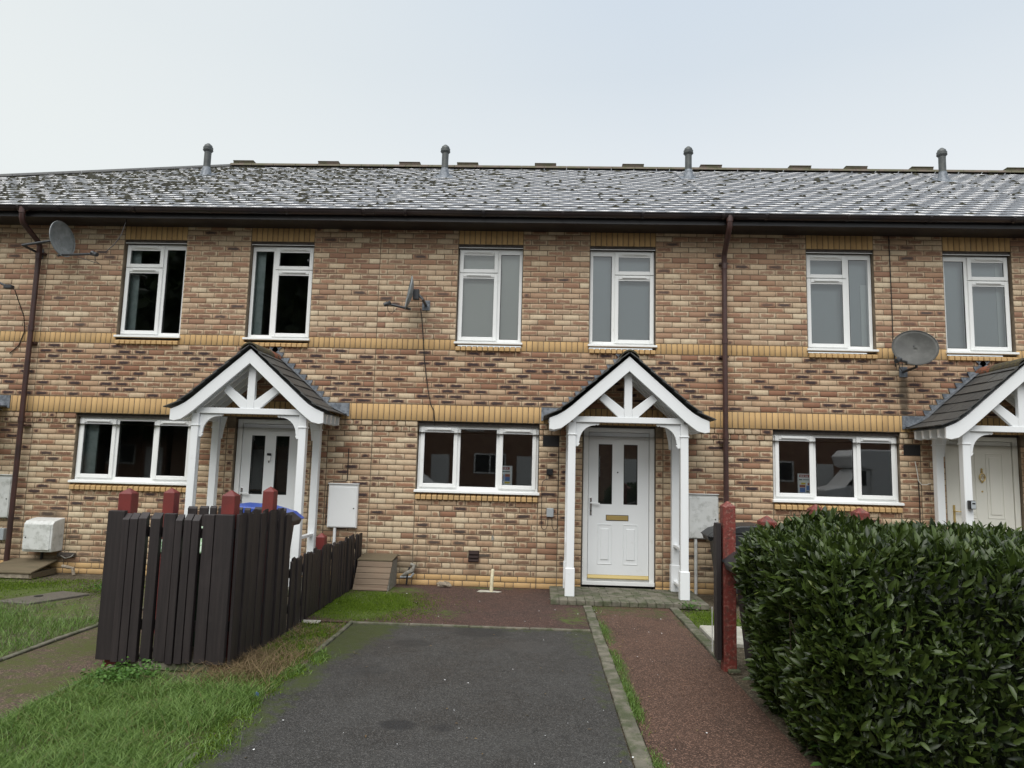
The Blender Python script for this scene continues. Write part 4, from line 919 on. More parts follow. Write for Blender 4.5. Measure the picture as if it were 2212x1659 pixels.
# ------------------------------------------------------------------ fences
def post(parent, x, y, z, w=.105, mat='red_paint', name='post'):
    h = w/2; mb = MB(); n = 0
    mb.v = [(-h, -h, 0), (h, -h, 0), (h, h, 0), (-h, h, 0), (-h, -h, z-.045), (h, -h, z-.045), (h, h, z-.045), (-h, h, z-.045), (0, 0, z)]
    mb.f = [(0, 1, 5, 4), (1, 2, 6, 5), (2, 3, 7, 6), (3, 0, 4, 7), (4, 5, 8), (5, 6, 8), (6, 7, 8), (7, 4, 8)]
    o = mb.build(name, mat, parent, .004); o.location = (x, y, 0); return o
def picket(parent, x, y, w, z0, z1, th=.022, side=False, mat='fence_stain', slant=.02, lean=1.):
    # slant: the sawn top falls away
    mb = MB().yz([(-th/2, 0), (th/2, 0), (th/2, z1-z0), (-th/2, z1-z0-slant)], -w/2, w/2)
    o = mb.build('picket', mat, parent, .002); o.location = (x, y, z0)
    o.rotation_euler = (random.uniform(-.005, .005)*lean, random.uniform(-.006, .006)*lean, (math.pi/2 if side else 0)+random.uniform(-.05, .05)*lean); return o
st = thing('bin_store_fence', 'tall dark brown picket bin store with four red posts', 'fence', (-1.2, -3.5, 0))
def L(x, y): return x+1.2, y+3.5
for (x, y, z) in ((-1.590, -3.98, 1.352), (-1.78, -2.95, 1.317), (-.765, -3.98, 1.357), (-.87, -2.88, 1.352)): post(st, *L(x, y), z)
for a, b in ((175, 335), (332, 395), (407, 478), (495, 572), (614, 704), (733, 842), (860, 922), (945, 1012), (1028, 1092), (1128, 1232), (1247, 1385)):
    xa, xb = -1.678+(a-175)*.000794, -1.678+(b-175)*.000794; big = (b-a) > 95
    xb = -.692 if a > 1200 else xb; picket(st, *L((xa+xb)/2, -4.068 if big else -4.078), xb-xa+.004, .045+random.uniform(0, .02), 1.165+random.uniform(-.012, .012), .042 if big else .046, slant=.003 if big else .045, lean=.35)
y = -4.045; i = 0
while y < -2.80:
    w = random.choice((.058, .075, .085)); zt = 1.165-.05*((y+4.06)/1.26)**2
    if y+w/2 > -2.95: zt -= .05
    picket(st, *L(-.690+random.choice((0, .006, .018)), y+w/2), w, .01, zt+random.uniform(-.01, .012), .022, True, slant=-.02 if i % 3 else 0); y += w+random.uniform(.004, .012); i += 1
x = -1.66
while x < -.78:
    w = random.choice((.055, .06, .085)); picket(st, *L(x+w/2, -2.86), w, .05, 1.135+random.uniform(-.012, .02), .022); x += w+random.uniform(.015, .03)
for z in (.28, .98):
    box('rail', 'fence_stain', *(v for v in (L(-1.66, 0)[0], L(-.72, 0)[0])), L(0, -4.045)[1], L(0, -4.015)[1], z, z+.075, st); box('rail', 'fence_stain', L(-.745, 0)[0], L(-.705, 0)[0], L(0, -4.0)[1], L(0, -2.85)[1], z, z+.075, st)
    box('rail', 'fence_stain', L(-1.66, 0)[0], L(-.72, 0)[0], L(0, -2.845)[1], L(0, -2.80)[1], z, z+.07, st)
box('plinth_slab', 'concrete', L(-1.36, 0)[0], L(-.79, 0)[0], L(0, -4.075)[1], L(0, -3.96)[1], -.01, .058, st, .01)
lf = thing('low_picket_fence', 'low dark brown picket fence running back to the house wall', 'fence', (-.7, -1.3, 0))
y = -2.76; i = 0
while y < -.02:
    w = random.choice((.05, .062, .075)); picket(lf, -.690+.7+random.choice((0, .008, .018)), y+1.3+w/2, w, .01, .665+random.uniform(-.022, .018), .020, True, slant=random.choice((0, -.015, .015))); y += w+random.uniform(.003, .012); i += 1
for yy in (-1.5, -.3): post(lf, -.775+.7, yy+1.3, .80 if yy < -1 else .60, .10)
box('rail', 'fence_stain', -.045, -.008, -1.46, 1.27, .48, .55, lf); box('rail', 'fence_stain', -.045, -.008, -1.46, 1.27, .15, .22, lf)
tag(box('pale_plank', 'pale_slab', -.74, -.50, -2.38, -2.27, -.005, .012, None, .004), 'thin pale plank lying at the foot of the low picket fence', 'plank')
# right-hand fence beside the path
rf_ = thing('board_fence', 'dark brown board fixed to a weathered red post beside the hedge', 'fence', (3.2, -3.5, 0))
post(rf_, .030, 0, 1.362, .104, 'red_paint_worn'); box('board', 'fence_stain', -.078, -.040, -.06, .03, .09, 1.178, rf_, .003); box('board', 'fence_stain', -.06, -.035, .035, .12, .09, 1.15, rf_, .003)
for (x, y, z, lb) in ((3.37, -4.08, 1.285, 'faded red post top poking out of the left corner of the hedge'), (4.06, -3.22, 1.345, 'weathered red post behind the hedge below the right ground window'), (4.40, -3.30, 1.330, 'peeling pinkish post top behind the hedge, rightmost of the red posts')):
    t = thing('fence_post', lb, 'fence post', (x, y, 0), 'weathered red posts behind the hedge'); post(t, 0, 0, z, .115, 'red_paint_worn', 'post')

# ------------------------------------------------------------------ bins
def wheelie(loc, rz, body, lid, label, h=1.0, lip=True, sticker=None):
    t = thing('wheelie_bin', label, 'bin', loc, 'wheelie bins', rz); s = h
    V = [(-.20, -.22, .06), (.22, -.22, .06), (.22, .22, .06), (-.20, .22, .06), (-.27, -.27, .9*s), (.30, -.27, .9*s), (.30, .27, .9*s), (-.27, .27, .9*s)]
    mb = MB(); mb.v = V; mb.f = [(0, 3, 2, 1), (4, 5, 6, 7), (0, 1, 5, 4), (1, 2, 6, 5), (2, 3, 7, 6), (3, 0, 4, 7)]; mb.build('body', body, t, .02, seg=2)
    MB().xz([(-.30, .905*s+.05), (-.24, .90*s+.11), (.05, .90*s+.095), (.30, .9*s+.03), (.40, .90*s-.045), (.37, .90*s-.06), (.29, .9*s-.005), (-.28, .9*s)], -.285, .285).build('lid', lid, t, .015, seg=2)
    if lip: MB().xz([(.30, .9*s+.034), (.405, .90*s-.043), (.385, .90*s-.10), (.345, .9*s-.105), (.305, .9*s-.02)], -.15, .15).build('lid_handle', 'bin_black', t, .01, seg=2)
    MB().tube([(-.30, -.2, .92*s), (-.35, -.2, .92*s), (-.35, .2, .92*s), (-.30, .2, .92*s)], .014, 8).build('handle', 'bin_black', t)
    for yy in (-.25, .25): MB().tube([(-.22, yy-.02, .1), (-.22, yy+.02, .1)], .10, 18).build('wheel', 'black_plastic', t, smooth=True)
    if sticker: box('sticker', 'print_blue', *sticker, t)
    return t
wheelie((-1.30, -2.0, 0), 0, 'bin_black', 'bin_blue', 'black wheelie bin with a blue lid behind the picket bin store', 1.13)
gb = wheelie((-1.18, -3.42, 0), -math.pi/2, 'bin_green', 'pale_lid', 'dark green bin with a pale mottled lid inside the picket store', .98, False)
wheelie((4.12, -.55, .09), math.pi, 'bin_black', 'bin_black', 'black wheelie bin against the wall below the stained meter box', .86)
wheelie((3.56, -3.80, 0), math.pi, 'bin_black', 'bin_black', 'black wheelie bin half swallowed by the hedge beside the red post', 1.02)
# ------------------------------------------------------------------ small things on the ground
t = thing('timber_cover', 'slatted timber box cover leaning against the wall beside the low fence', 'box', (-.39, 0, 0))
def cover(t, x0, x1, ytop, ybot, ztop, n, mat):
    ys = np.linspace(ytop, ybot, n+1); zs = np.linspace(ztop, .01, n+1)
    for i in range(n):
        MB().yz([(ys[i], zs[i]-.003), (ys[i+1], zs[i+1]+.003), (ys[i+1]-.016, zs[i+1]+.003-.004), (ys[i]-.016, zs[i]-.007)], x0-.012*i/n*1.2, x1-.005*i).build('plank', mat, t, .002)
    MB().yz([(ytop, ztop-.01), (ybot+.01, .0), (.03, 0), (.03, ztop-.01)], x1-.03, x1-.01).build('side_panel', 'mortar_stain', t); MB().yz([(ytop, ztop-.01), (ybot+.01, .0), (.03, 0), (.03, ztop-.01)], x0+.0, x0+.02).build('side_panel', mat, t)
    MB().yz([(ytop-.02, ztop-.002), (.03, ztop+.035), (.03, ztop+.05), (ytop-.02, ztop+.014)], x0-.01, x1).build('top_plank', 'old_board', t, .002)
cover(t, -.245, .20, -.33, -.50, .35, 5, 'grey_board')
t = thing('cable_tangle', 'tangle of pipe and torn wrapping on the wall right of the timber cover', 'pipe', (-.02, 0, 0))
MB().tube([(-.10, -.02, .12), (-.03, -.06, .17), (.04, -.05, .20), (.06, -.03, .26), (.01, -.01, .28)], [.02, .026, .03, .026, .02], 8).build('bent_pipe', 'mortar_stain', t, smooth=True)
MB().tube([(-.12, -.03, .11), (.02, -.05, .12), (.06, -.05, .17)], .014, 7).build('pipe', 'grey_plastic', t); MB().tube([(0, -.03, .24), (-.02, -.05, .18), (-.03, -.06, .02)], .012, 6).build('hose', 'black_plastic', t)
t = thing('timber_cover', 'low sloping board cover on the ground at the foot of the left downpipe', 'box', (-5.12, -.18, 0))
MB().yz([(-.30, .06), (.20, .165), (.20, .19), (-.30, .085)], -.34, .30).build('lid_board', 'old_board', t, .006); MB().box(-.32, .27, -.285, .18, 0, .06).build('frame', 'rock', t, .006); MB().xz([(.27, .0), (.30, .0), (.30, .07), (.27, .07)], -.28, .19).build('side_board', 'old_board', t)
t = tag(MB().tube([(-4.70, -.05, .11), (-4.60, -.08, .10), (-4.55, -.06, .09), (-4.53, -.06, .0)], .022, 8).build('pipe_stub', 'rock', smooth=True), 'stubby pipe elbow on the wall beside the sloping board cover', 'pipe')
t = thing('access_cover', 'flat square steel cover set in the moss beyond the left path', 'cover', (-3.82, -1.58, 0))
mb = MB(); mb.v = [(-.34, -.30, .012), (.06, -.38, .012), (.33, .25, .012), (-.06, .36, .012)]+[(-.34, -.30, -.02), (.06, -.38, -.02), (.33, .25, -.02), (-.06, .36, -.02)]; mb.f = [(0, 1, 2, 3), (0, 4, 5, 1), (1, 5, 6, 2), (2, 6, 7, 3), (3, 7, 4, 0)]
mb.build('plate', 'cover_steel', t, .006); MB().tube([(-.10, 0, .014), (-.10, 0, .018)], .045, 14).build('lifting_recess', 'gasket', t)
t = tag(MB().tube([(1.085, -.30, 0), (1.083, -.285, .12), (1.092, -.262, .27), (1.092, -.26, .285)], [.024, .023, .023, .012], 12).build('waste_pipe', 'pvc_yellowed', smooth=True), 'short yellowed pipe standing up before the middle house wall', 'pipe')
def lump(name, mat, loc, r, label, cat, seed=1, flat=1.0):
    rs = np.random.default_rng(seed); V, F = [], []; m1, m2 = 5, 9
    for i in range(m1+1):
        ph = math.pi*i/m1
        for k in range(m2):
            th = 2*math.pi*k/m2; q = .7+.5*rs.random(); V.append((r[0]*q*math.sin(ph)*math.cos(th), r[1]*q*math.sin(ph)*math.sin(th), max(-.005, r[2]*q*math.cos(ph)*flat)+.0))
    for i in range(m1):
        for k in range(m2): F.append((i*m2+k, (i+1)*m2+k, (i+1)*m2+(k+1) % m2, i*m2+(k+1) % m2))
    mb = MB(); mb.v = V; mb.f = F; o = mb.build(name, mat); o.location = loc; return tag(o, label, cat)
lump('cement_patch', 'pale_slab', (1.04, -.27, .003), (.17, .075, .012), 'dried white cement smeared round the short upright pipe', 'cement', 3)
lump('broken_brick', 'rock', (.44, -.05, .02), (.10, .05, .055), 'broken lump of brick lying at the foot of the wall below the vent', 'brick', 5)
lump('mortar_stain', 'mortar_stain', (1.06, YLOW-.002, .62), (.022, .006, .06), 'grey mortar scar on the bricks below the middle window', 'mortar', 8)
tag(box('stone_slab', 'pale_slab', 3.33, 3.95, -2.70, -1.98, -.02, .035, None, .012), 'pale stone slab lying behind the kerb next to the dark board', 'slab')
tag(box('white_board', 'grp_box', 3.117, 3.121, -3.42, -3.40, .12, .48, None, .008), 'white board edge standing just left of the dark brown board', 'board')
lump('blue_wrapper', 'bin_blue', (-.22, -4.62, .02), (.02, .014, .018), 'scrap of blue wrapper in the grass beside the drive', 'wrapper', 4)

# crumbs and petals on the drive
Vs, Fs = [], []; n = 0
for _ in range(150):
    x, y = random.uniform(-.6, 3.1), -10.2+10*random.random()**.55
    if y > -.6: continue
    s_ = random.choice((.004, .005, .006, .010)); a = random.random()*3; d = np.array([(math.cos(a+q)*s_*random.uniform(.5, 1), math.sin(a+q)*s_*random.uniform(.5, 1)) for q in (0, 1.57, 3.14, 4.71)])
    Vs.append(np.c_[d+np.array([x, y]), np.full(4, .008)+rng.random(4)*.003]); Fs.append(np.arange(4)[None]+n); n += 4
o = link('litter', mesh_np('litter', np.vstack(Vs), np.vstack(Fs)), 'white_box'); o['kind'] = 'stuff'

# ------------------------------------------------------------------ grass, moss, weeds
def blades(name, mat, pts, hmin, hmax, width, lean=.5, zbase=0., label=None):
    n = len(pts); a = rng.random(n)*2*math.pi; h = hmin+(hmax-hmin)*rng.random(n)**1.4; w = width*(.6+.8*rng.random(n)); ln = lean*h*(.3+rng.random(n)); la = rng.random(n)*2*math.pi
    dx, dy = np.cos(a)*w/2, np.sin(a)*w/2; lx, ly = np.cos(la)*ln, np.sin(la)*ln; x, y = pts[:, 0], pts[:, 1]; z = np.full(n, zbase)
    V = np.stack([np.stack([x-dx, y-dy, z], 1), np.stack([x+dx, y+dy, z], 1), np.stack([x+dx*.8+lx*.4, y+dy*.8+ly*.4, z+h*.6], 1), np.stack([x-dx*.8+lx*.4, y-dy*.8+ly*.4, z+h*.6], 1), np.stack([x+dx*.1+lx, y+dy*.1+ly, z+h*.95], 1), np.stack([x-dx*.1+lx, y-dy*.1+ly, z+h*.95], 1)], 1).reshape(-1, 3)
    b = (np.arange(n)*6)[:, None]; F = np.concatenate([b+np.array([0, 1, 2, 3]), b+np.array([3, 2, 4, 5])], 0)
    r1 = rng.random(n); r2 = rng.random(n); A = np.repeat(np.stack([r1, r2, r1, np.ones(n)], 1), 6, 0)
    o = link(name, mesh_np(name, V, F, A, smooth=True), mat); o['kind'] = 'stuff'; return o
def scatter(n, fx):
    P = []
    while len(P) < n:
        x, y, ok = fx(); 
        if ok: P.append((x, y))
    return np.array(P)
def vn(x, y): return .5+.25*math.sin(x*5.1+1.3*math.sin(y*3.7))+.25*math.sin(y*6.3+1.7*math.sin(x*4.1+2))
def lawn_front():
    x, y = random.uniform(-1.52, -.10), random.uniform(-6.4, -4.15)
    edge = -.34+.10*math.sin(y*5)+.08*(y < -5); ok = x < edge+.10*random.random() and not (y > -4.24+.05*math.sin(x*9)) and not (y > -4.5 and x > -1.0 and random.random() < .8) and random.random() < .15+1.0*vn(x*1.5, y*1.5)
    return x, y, ok
blades('grass', 'grass_blade', scatter(50000, lawn_front), .015, .085, .0042, 1.3)
def lawn_left():
    x, y = random.uniform(-7.6, -2.53), random.uniform(-6.0, -1.95); ok = random.random() < .35+.8*vn(x, y)
    if y > -2.25 and random.random() < .6: ok = False
    if x > -3.4 and y > -2.6 and random.random() < .8: ok = False
    return x, y, ok
blades('grass', 'grass_blade', scatter(60000, lawn_left), .02, .085, .0045, 1.0)
def moss_right():
    x, y = random.gauss(-.25, .34), random.gauss(-1.35, .46); ok = -.70 < x < 1.3 and -2.25 < y < -.55 and random.random() < vn(x*1.3, y*1.3)+.25; return x, y, ok
blades('moss', 'moss_blade', scatter(26000, moss_right), .004, .018, .006, .8)
def moss_left():
    x, y = random.uniform(-7.2, -2.9), random.gauss(-.95, .42); ok = -1.95 < y < -.35 and not (abs(x+3.8) < .36 and abs(y+1.6) < .36) and random.random() < vn(x, y)+.15 and (x < -3.3 or random.random() < .3); return x, y, ok
blades('moss', 'moss_blade', scatter(16000, moss_left), .004, .020, .008, .8)
def moss_r2():
    x, y = random.gauss(3.55, .18), random.gauss(-1.45, .35); return x, y, x > 3.31 and -2.0 < y < -.95 and random.random() < vn(x, y)+.2
blades('moss', 'moss_blade', scatter(3500, moss_r2), .004, .016, .007, .8)
def kerb_grass():
    x, y = random.gauss(2.335, .022), random.uniform(-5.9, -1.1); k_ = vn(3, y*.9)*(1 if y < -3 else .45); return x, y, random.random() < k_**2*1.6
blades('grass', 'grass_blade', scatter(3800, kerb_grass), .008, .042, .0035, .9)
def verge():
    x, y = random.uniform(-.66, -.18), random.uniform(-4.4, -2.35); return x, y, random.random() < vn(x*2, y*2)
blades('moss', 'moss_blade', scatter(5500, verge), .005, .03, .006, 1.)
def dead():
    x, y = random.gauss(-.55, .20), random.gauss(-4.0, .28); return x, y, -1.25 < x < -.2 and -4.6 < y < -2.6
blades('dead_grass', 'dead_grass', scatter(2600, dead), .03, .11, .004, 2.2)
def dead2():
    x, y = random.uniform(-.66, -.2), random.uniform(-3.7, -2.4); return x, y, random.random() < vn(y*3, x*3)**2
blades('dead_grass', 'dead_grass', scatter(900, dead2), .02, .06, .0035, 2.5)
def leafset(name, mat, C0, N0, U0, ln, wd, attr, fold=.25, curl=.2, as_stuff=True, parent=None):
    """pointed leaves: base C0, direction U0 (along leaf), normal N0"""
    Bv = np.cross(N0, U0); n = len(C0); l = ln[:, None]; w = wd[:, None]
    def P(t, s, up): return C0+U0*l*t+Bv*w*s+N0*(up*w)-N0*(curl*l*t*t)
    V = np.stack([P(0, 0, 0), P(.30, -.42, fold*.8), P(.32, 0, 0), P(.30, .42, fold*.8), P(.66, -.40, fold*.8), P(.68, 0, 0), P(.66, .40, fold*.8), P(1, 0, 0)], 1).reshape(-1, 3)
    b = (np.arange(n)*8)[:, None]; F = np.concatenate([b+np.array(q) for q in ((0, 1, 2, 2), (0, 2, 3, 3))], 0)
    Ft = np.concatenate([b+np.array(q) for q in ((0, 2, 1), (0, 3, 2), (1, 2, 5), (1, 5, 4), (2, 3, 6), (2, 6, 5), (4, 5, 7), (5, 6, 7))], 0)
    A = np.repeat(attr, 8, 0); return V, Ft, A
def unit(v): return v/np.linalg.norm(v, axis=1, keepdims=True)
def weed(x, y, r, n, label):
    t = thing('weed', label, 'plant', (x, y, 0)); c = rng.normal(size=(n, 3))*np.array([r, r, .02])+np.array([0, 0, .07]); c[:, 2] = np.abs(c[:, 2])
    u = rng.normal(size=(n, 3)); u[:, 2] = .3; u = unit(u); nn = unit(np.cross(u, rng.normal(size=(n, 3)))); nn[:, 2] = np.abs(nn[:, 2])+.5; nn = unit(nn-u*(nn*u).sum(1, keepdims=True))
    V, F, A = leafset('leaf', 'weed_leaf', c, nn, u, rng.uniform(.02, .04, n), rng.uniform(.014, .024, n), np.stack([rng.random(n), rng.random(n)*.9, rng.random(n), np.ones(n)], 1)); link('foliage', mesh_np('foliage', V, F, A, smooth=True), 'weed_leaf', t, kind='stuff')
    mb = MB()
    for k in range(7): a = rng.random()*6.3; mb.tube([(0, 0, 0), (math.cos(a)*r*.6, math.sin(a)*r*.6, .05), (math.cos(a)*r*1.2, math.sin(a)*r*1.2, .07)], .002, 4)
    mb.build('stem', 'weed_leaf', t)
weed(-1.27, -4.42, .11, 520, 'low bright green weed growing in front of the picket bin store')
weed(-3.42, -1.15, .10, 160, 'small green weed behind the square steel cover')
weed(3.42, -1.08, .06, 60, 'tiny green weed at the right corner of the middle porch step')
def edge_tufts():
    y = random.uniform(-6.4, -3.35); x = -.19+.05*math.sin(y*3.1)+random.gauss(0, .055); return x, y, random.random() < vn(x*3, y*2.2)
blades('grass', 'grass_blade', scatter(4200, edge_tufts), .008, .045, .0038, 1.3)
blades('moss', 'moss_blade', scatter(9000, edge_tufts), .004, .014, .007, .8)
def dry_in_lawn():
    x, y, ok = lawn_front(); return x, y, ok and random.random() < vn(y*2, x*2)
blades('dead_grass', 'dead_grass', scatter(2200, dry_in_lawn), .02, .075, .0036, 2.0)
n_ = 130; lx = np.where(rng.random(n_) < .55, 2.40+rng.normal(0, .06, n_), rng.uniform(-.1, 3.1, n_)); ly = rng.uniform(-6.2, -1.1, n_); uu = rng.normal(size=(n_, 3)); uu[:, 2] *= .15; uu = unit(uu); n3 = np.tile((0., 0, 1), (n_, 1))+rng.normal(size=(n_, 3))*.25; n3 = unit(n3-uu*(n3*uu).sum(1, keepdims=True))
V, F, A = leafset('x', '', np.stack([lx, ly, np.full(n_, .008)], 1), n3, uu, rng.uniform(.012, .032, n_), rng.uniform(.008, .016, n_), np.stack([rng.random(n_), rng.random(n_)*.9, rng.random(n_), np.ones(n_)], 1)); link('fallen_leaves', mesh_np('fallen_leaves', V, F, A), 'dead_grass', None, kind='stuff')
# ------------------------------------------------------------------ laurel hedge
hd = thing('laurel_hedge', 'dense clipped laurel hedge filling the lower right of the photo', 'hedge', (4.9, -4.6, 0))
HX0, HX1, HY0, HY1, HZ = 3.02, 7.2, -5.80, -3.62, 1.225
def hz_top(x): return HZ-np.clip((x-4.6), 0, 3)*.115+.025*np.sin(x*4)+.02*np.sin(x*9+1)
def hedge_surface(n):
    out_p, out_n = [], []
    # front (towards -y), top, left side
    k = n
    u = rng.random(k); side = np.where(u < .30, 0, np.where(u < .60, 1, 2))
    x = HX0+(HX1-HX0)*rng.random(k)**1.35; y = HY0+(HY1-HY0)*rng.random(k); ztop = hz_top(x); z = ztop*rng.random(k)**.85
    P = np.stack([x, y, z], 1); Nn = np.zeros((k, 3))
    f = side == 0; P[f, 1] = HY0; Nn[f] = (0, -1, .1)
    f = side == 1; P[f, 2] = ztop[f]; Nn[f] = (0, -.1, 1)
    f = side == 2; P[f, 0] = HX0; Nn[f] = (-1, 0, .1)
    # round the corners: superellipse pull-in
    c = np.array([(HX0+HX1)/2, (HY0+HY1)/2, .55]); 
    rr = .30
    dx = np.clip(HX0+rr-P[:, 0], 0, None); dy = np.clip(HY0+rr-P[:, 1], 0, None); dyb = np.clip(P[:, 1]-(HY1-rr), 0, None); dz = np.clip(P[:, 2]-(hz_top(P[:, 0])-.14), 0, None)*rr/.14; dl = np.clip(.30-P[:, 2], 0, None)*.55
    q = np.stack([-dx, -dy+dyb, dz], 1); ln = np.linalg.norm(q, axis=1); over = np.clip(ln-rr, 0, None)[:, None]; qn = q/np.maximum(ln, 1e-6)[:, None]
    P = P-qn*over*np.array([1, 1, .5]); P[:, 0] += dl*(side == 2)*.8; P[:, 1] += dl*(side == 0)*.9
    Nn = unit(Nn+qn*(ln > .3)[:, None]*.8)
    P[:, 0] += (np.clip(P[:, 1]+4.45, 0, None)*.42+.05)*np.clip((HX1-P[:, 0])/(HX1-HX0), 0, 1); P[:, 0] += .03
    bumpy = .028*np.sin(P[:, 0]*7+P[:, 2]*5)+.024*np.sin(P[:, 1]*9+P[:, 2]*8+P[:, 0]*3)+.018*np.sin(P[:, 2]*17+P[:, 1]*6)
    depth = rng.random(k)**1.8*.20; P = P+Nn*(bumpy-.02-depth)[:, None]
    return P, Nn, depth
P, Nn, dep = hedge_surface(50000)
u = unit(Nn*rng.uniform(.2, 1.0, (len(P), 1))+rng.normal(size=P.shape)*.50+np.array([0, 0, .75])); nn = rng.normal(size=P.shape)*.45+Nn*.7+np.array([0, 0, .55]); nn = unit(nn-u*(nn*u).sum(1, keepdims=True))
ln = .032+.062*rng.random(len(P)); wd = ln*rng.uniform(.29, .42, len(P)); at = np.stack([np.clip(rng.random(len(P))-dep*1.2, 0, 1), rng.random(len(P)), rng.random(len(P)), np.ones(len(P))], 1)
P0 = P-np.array([4.9, -4.6, 0])
# the 290 that show largest are leaves of their own
dd = np.linalg.norm(P-CAM, axis=1); ok = np.array([in_view(*p, -10) for p in P[:14000]]); sc = np.where(ok & (dep[:14000] < .03), ln[:14000]/dd[:14000], 0); big = np.argsort(-sc)[:290]; mask = np.ones(len(P), bool); mask[big] = False
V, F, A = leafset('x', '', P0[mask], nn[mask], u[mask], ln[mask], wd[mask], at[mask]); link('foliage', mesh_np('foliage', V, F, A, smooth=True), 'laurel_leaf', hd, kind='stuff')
lp = []
for v_ in range(16):
    one = np.array([[0., 0, 0]]); V, F, A = leafset('x', '', one, np.array([[0., 0, 1]]), np.array([[1., 0, 0]]), np.array([.08]), np.array([.033]), np.array([[rng.random(), rng.random(), .5, 1]])); me = mesh_np('leaf', V, F, A, smooth=True); me.materials.append(M['laurel_leaf']); lp.append(me)
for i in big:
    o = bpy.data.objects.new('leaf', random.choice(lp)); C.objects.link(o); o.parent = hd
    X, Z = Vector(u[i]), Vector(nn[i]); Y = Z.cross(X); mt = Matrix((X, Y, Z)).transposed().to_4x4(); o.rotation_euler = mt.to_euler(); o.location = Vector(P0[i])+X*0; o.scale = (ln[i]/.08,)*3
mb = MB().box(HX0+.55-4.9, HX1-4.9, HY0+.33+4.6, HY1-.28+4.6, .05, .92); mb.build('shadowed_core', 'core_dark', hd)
mb = MB()
for k in range(60):
    x, y = rng.uniform(HX0+.12, HX0+2.6)-4.9, rng.uniform(HY0+.1, HY0+.5)+4.6; mb.tube([(x, y+.25, .0), (x+rng.uniform(-.1, .1), y+.15, .4), (x+rng.uniform(-.2, .2), y+.0, rng.uniform(.6, 1.1))], [.009, .006, .003], 5)
mb.build('branch', 'twig', hd)
t = thing('low_plant', 'young broad-leaved plant sprouting at the foot of the hedge', 'plant', (3.45, -5.45, 0))
n = 26; c = np.stack([rng.normal(0, .10, n), rng.normal(0, .08, n), rng.uniform(.05, .16, n)], 1); uu = unit(np.stack([rng.normal(size=n), rng.normal(size=n)-.4, rng.uniform(-.1, .4, n)], 1)); nn2 = np.tile((0., -.3, 1.), (n, 1))+rng.normal(size=(n, 3))*.25; nn2 = unit(nn2-uu*(nn2*uu).sum(1, keepdims=True))
V, F, A = leafset('x', '', c, nn2, uu, rng.uniform(.06, .10, n), rng.uniform(.04, .055, n), np.stack([rng.random(n), rng.random(n)*.9, rng.random(n), np.ones(n)], 1)); link('foliage', mesh_np('foliage', V, F, A, smooth=True), 'weed_leaf', t)
# ------------------------------------------------------------------ across the road (seen mirrored in the window panes)
def opposite(x, label):
    t = thing('facing_house', label, 'house', (x, -26, 0), 'houses across the road')
    mb = MB().box(-4.6, 4.6, -8, 0, 0, 5.0); mb.build('wall', M['facing_brick'], t)
    MB().yz([(.45, 4.9), (-4, 7.6), (-8.5, 4.9)], -4.6, 4.6).build('roof', 'fascia_paint', t)
    for xc, z0, z1, w in ((-3.2, 3.3, 4.6, .9), (-1.2, 3.3, 4.6, .9), (1.4, 3.3, 4.6, .9), (3.4, 3.3, 4.6, .9), (-2.6, 1.2, 2.2, 1.6), (2.2, 1.2, 2.2, 1.6)):
        q = MB(); ring(q, xc-w/2, xc+w/2, z0, z1, .07, 0, .05); q.box(xc-.035, xc+.035, 0, .049, z0+.07, z1-.07); f = q.build('window', 'upvc', t)
        MB().box(xc-w/2+.07, xc+w/2-.07, .0, .02, z0+.07, z1-.07).build('pane', 'black_plastic', f)
    for xc in (-.3, 4.0): box('door', 'upvc', xc-.45, xc+.45, .001, .04, .1, 2.1, t)
pbr('facing_brick', (.24, .13, .09), .9, (.32, .20, .13), 3)
opposite(-22.0, 'brick house across the road, leftmost of the mirrored row'); opposite(-12.5, 'brick house across the road mirrored in the left windows'); opposite(-3.0, 'brick house across the road mirrored in the middle door panes'); opposite(6.5, 'brick house across the road mirrored in the middle ground window'); opposite(16.0, 'brick house across the road mirrored behind the camper van'); opposite(25.5, 'brick house across the road, farthest along the mirrored row')
v = thing('camper_van', 'white camper van mirrored in the right-hand ground floor window', 'camper van', (17.3, -20, 0))
MB().xz([(-2.6, .45), (2.6, .45), (2.7, 1.2), (2.7, 2.4), (2.45, 2.62), (-3.0, 2.62), (-3.25, 2.35), (-3.1, 1.95), (-2.5, 1.8), (-2.6, .45)][:-1], -1.05, 1.05).build('body', 'white_box', v, .06, seg=2)
MB().xz([(-2.55, .45), (-4.2, .45), (-4.25, 1.0), (-3.5, 1.15), (-2.9, 1.85), (-2.5, 1.85)], -.95, .95).build('cab', 'white_box', v, .06, seg=2)
for a, b, c, d in ((-1.6, -.5, 1.35, 1.95), (.6, 1.8, 1.35, 1.95)): MB().box(a, b, 1.051, 1.07, c, d).build('side_window', 'black_plastic', v, .01)
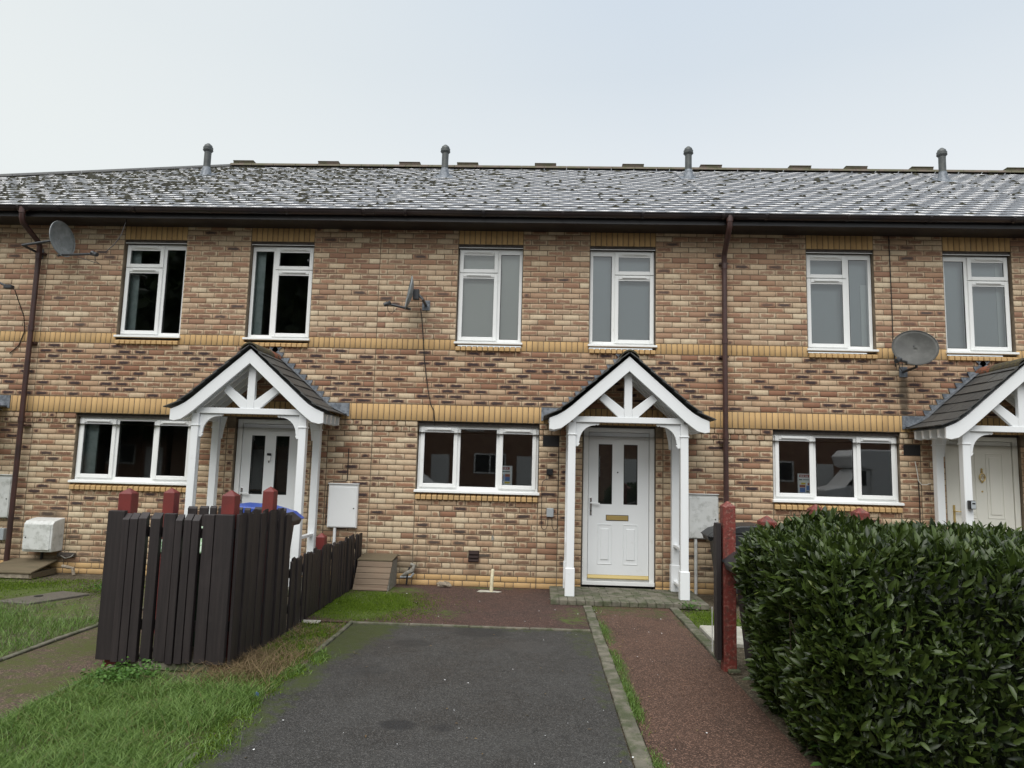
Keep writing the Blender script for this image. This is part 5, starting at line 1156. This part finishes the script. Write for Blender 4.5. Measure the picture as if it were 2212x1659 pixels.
MB().xz([(-3.45, 1.2), (-2.95, 1.78), (-2.7, 1.78), (-2.7, 1.2)], .951, .965).build('cab_window', 'black_plastic', v)
for a in (-3.4, 1.6): MB().tube([(a, .8, .34), (a, 1.02, .34)], .34, 20).build('wheel', 'black_plastic', v, smooth=True)
c_ = thing('parked_car', 'pale car mirrored low in the left pane of the middle ground window', 'car', (-3.3, -15.5, 0))
MB().xz([(-2.1, .30), (2.1, .30), (2.15, .75), (1.9, .88), (1.15, .95), (.55, 1.42), (-.9, 1.45), (-1.6, 1.0), (-2.1, .9)], -.85, .85).build('body', 'white_box', c_, .08, seg=3)
for q in ([(-1.35, 1.0), (-.85, 1.36), (-.15, 1.37), (-.15, .98)], [(-.05, .98), (-.05, 1.37), (.48, 1.34), (.98, .97)]): MB().xz(q, .851, .862).build('side_window', 'black_plastic', c_)
for a in (-1.3, 1.35): MB().tube([(a, .7, .31), (a, .87, .31)], .31, 20).build('wheel', 'black_plastic', c_, smooth=True)
def far_tree(x, y, h, r, label):
    t = thing('broad_tree', label, 'tree', (x, y, 0), 'dark trees across the road'); n = 9000; d = unit(rng.normal(size=(n, 3))); rad = rng.random(n)[:, None]**.4
    P = d*rad*np.array([r, r*.8, h*.42]); P[:, 2] += h*.56; P += .35*np.sin(P[:, [1, 2, 0]]*1.7); u = unit(rng.normal(size=(n, 3))); nn = unit(np.cross(u, rng.normal(size=(n, 3))))
    V, F, A = leafset('x', '', P, nn, u, rng.uniform(.5, .9, n), rng.uniform(.35, .6, n), np.stack([rng.random(n)*.5, rng.random(n)*.8, rng.random(n), np.ones(n)], 1)); link('crown', mesh_np('crown', V, F, A), 'laurel_leaf', t)
    MB().tube([(0, 0, 0), (.1, 0, h*.3), (0, .1, h*.7)], [.35, .26, .1], 10).build('trunk', 'twig', t, smooth=True)
far_tree(-20, -24.5, 15, 5.5, 'tall dark tree mirrored in the far left upstairs window'); far_tree(-12.5, -23.5, 14.5, 4.8, 'tall dark tree mirrored in the upstairs window above the left porch')
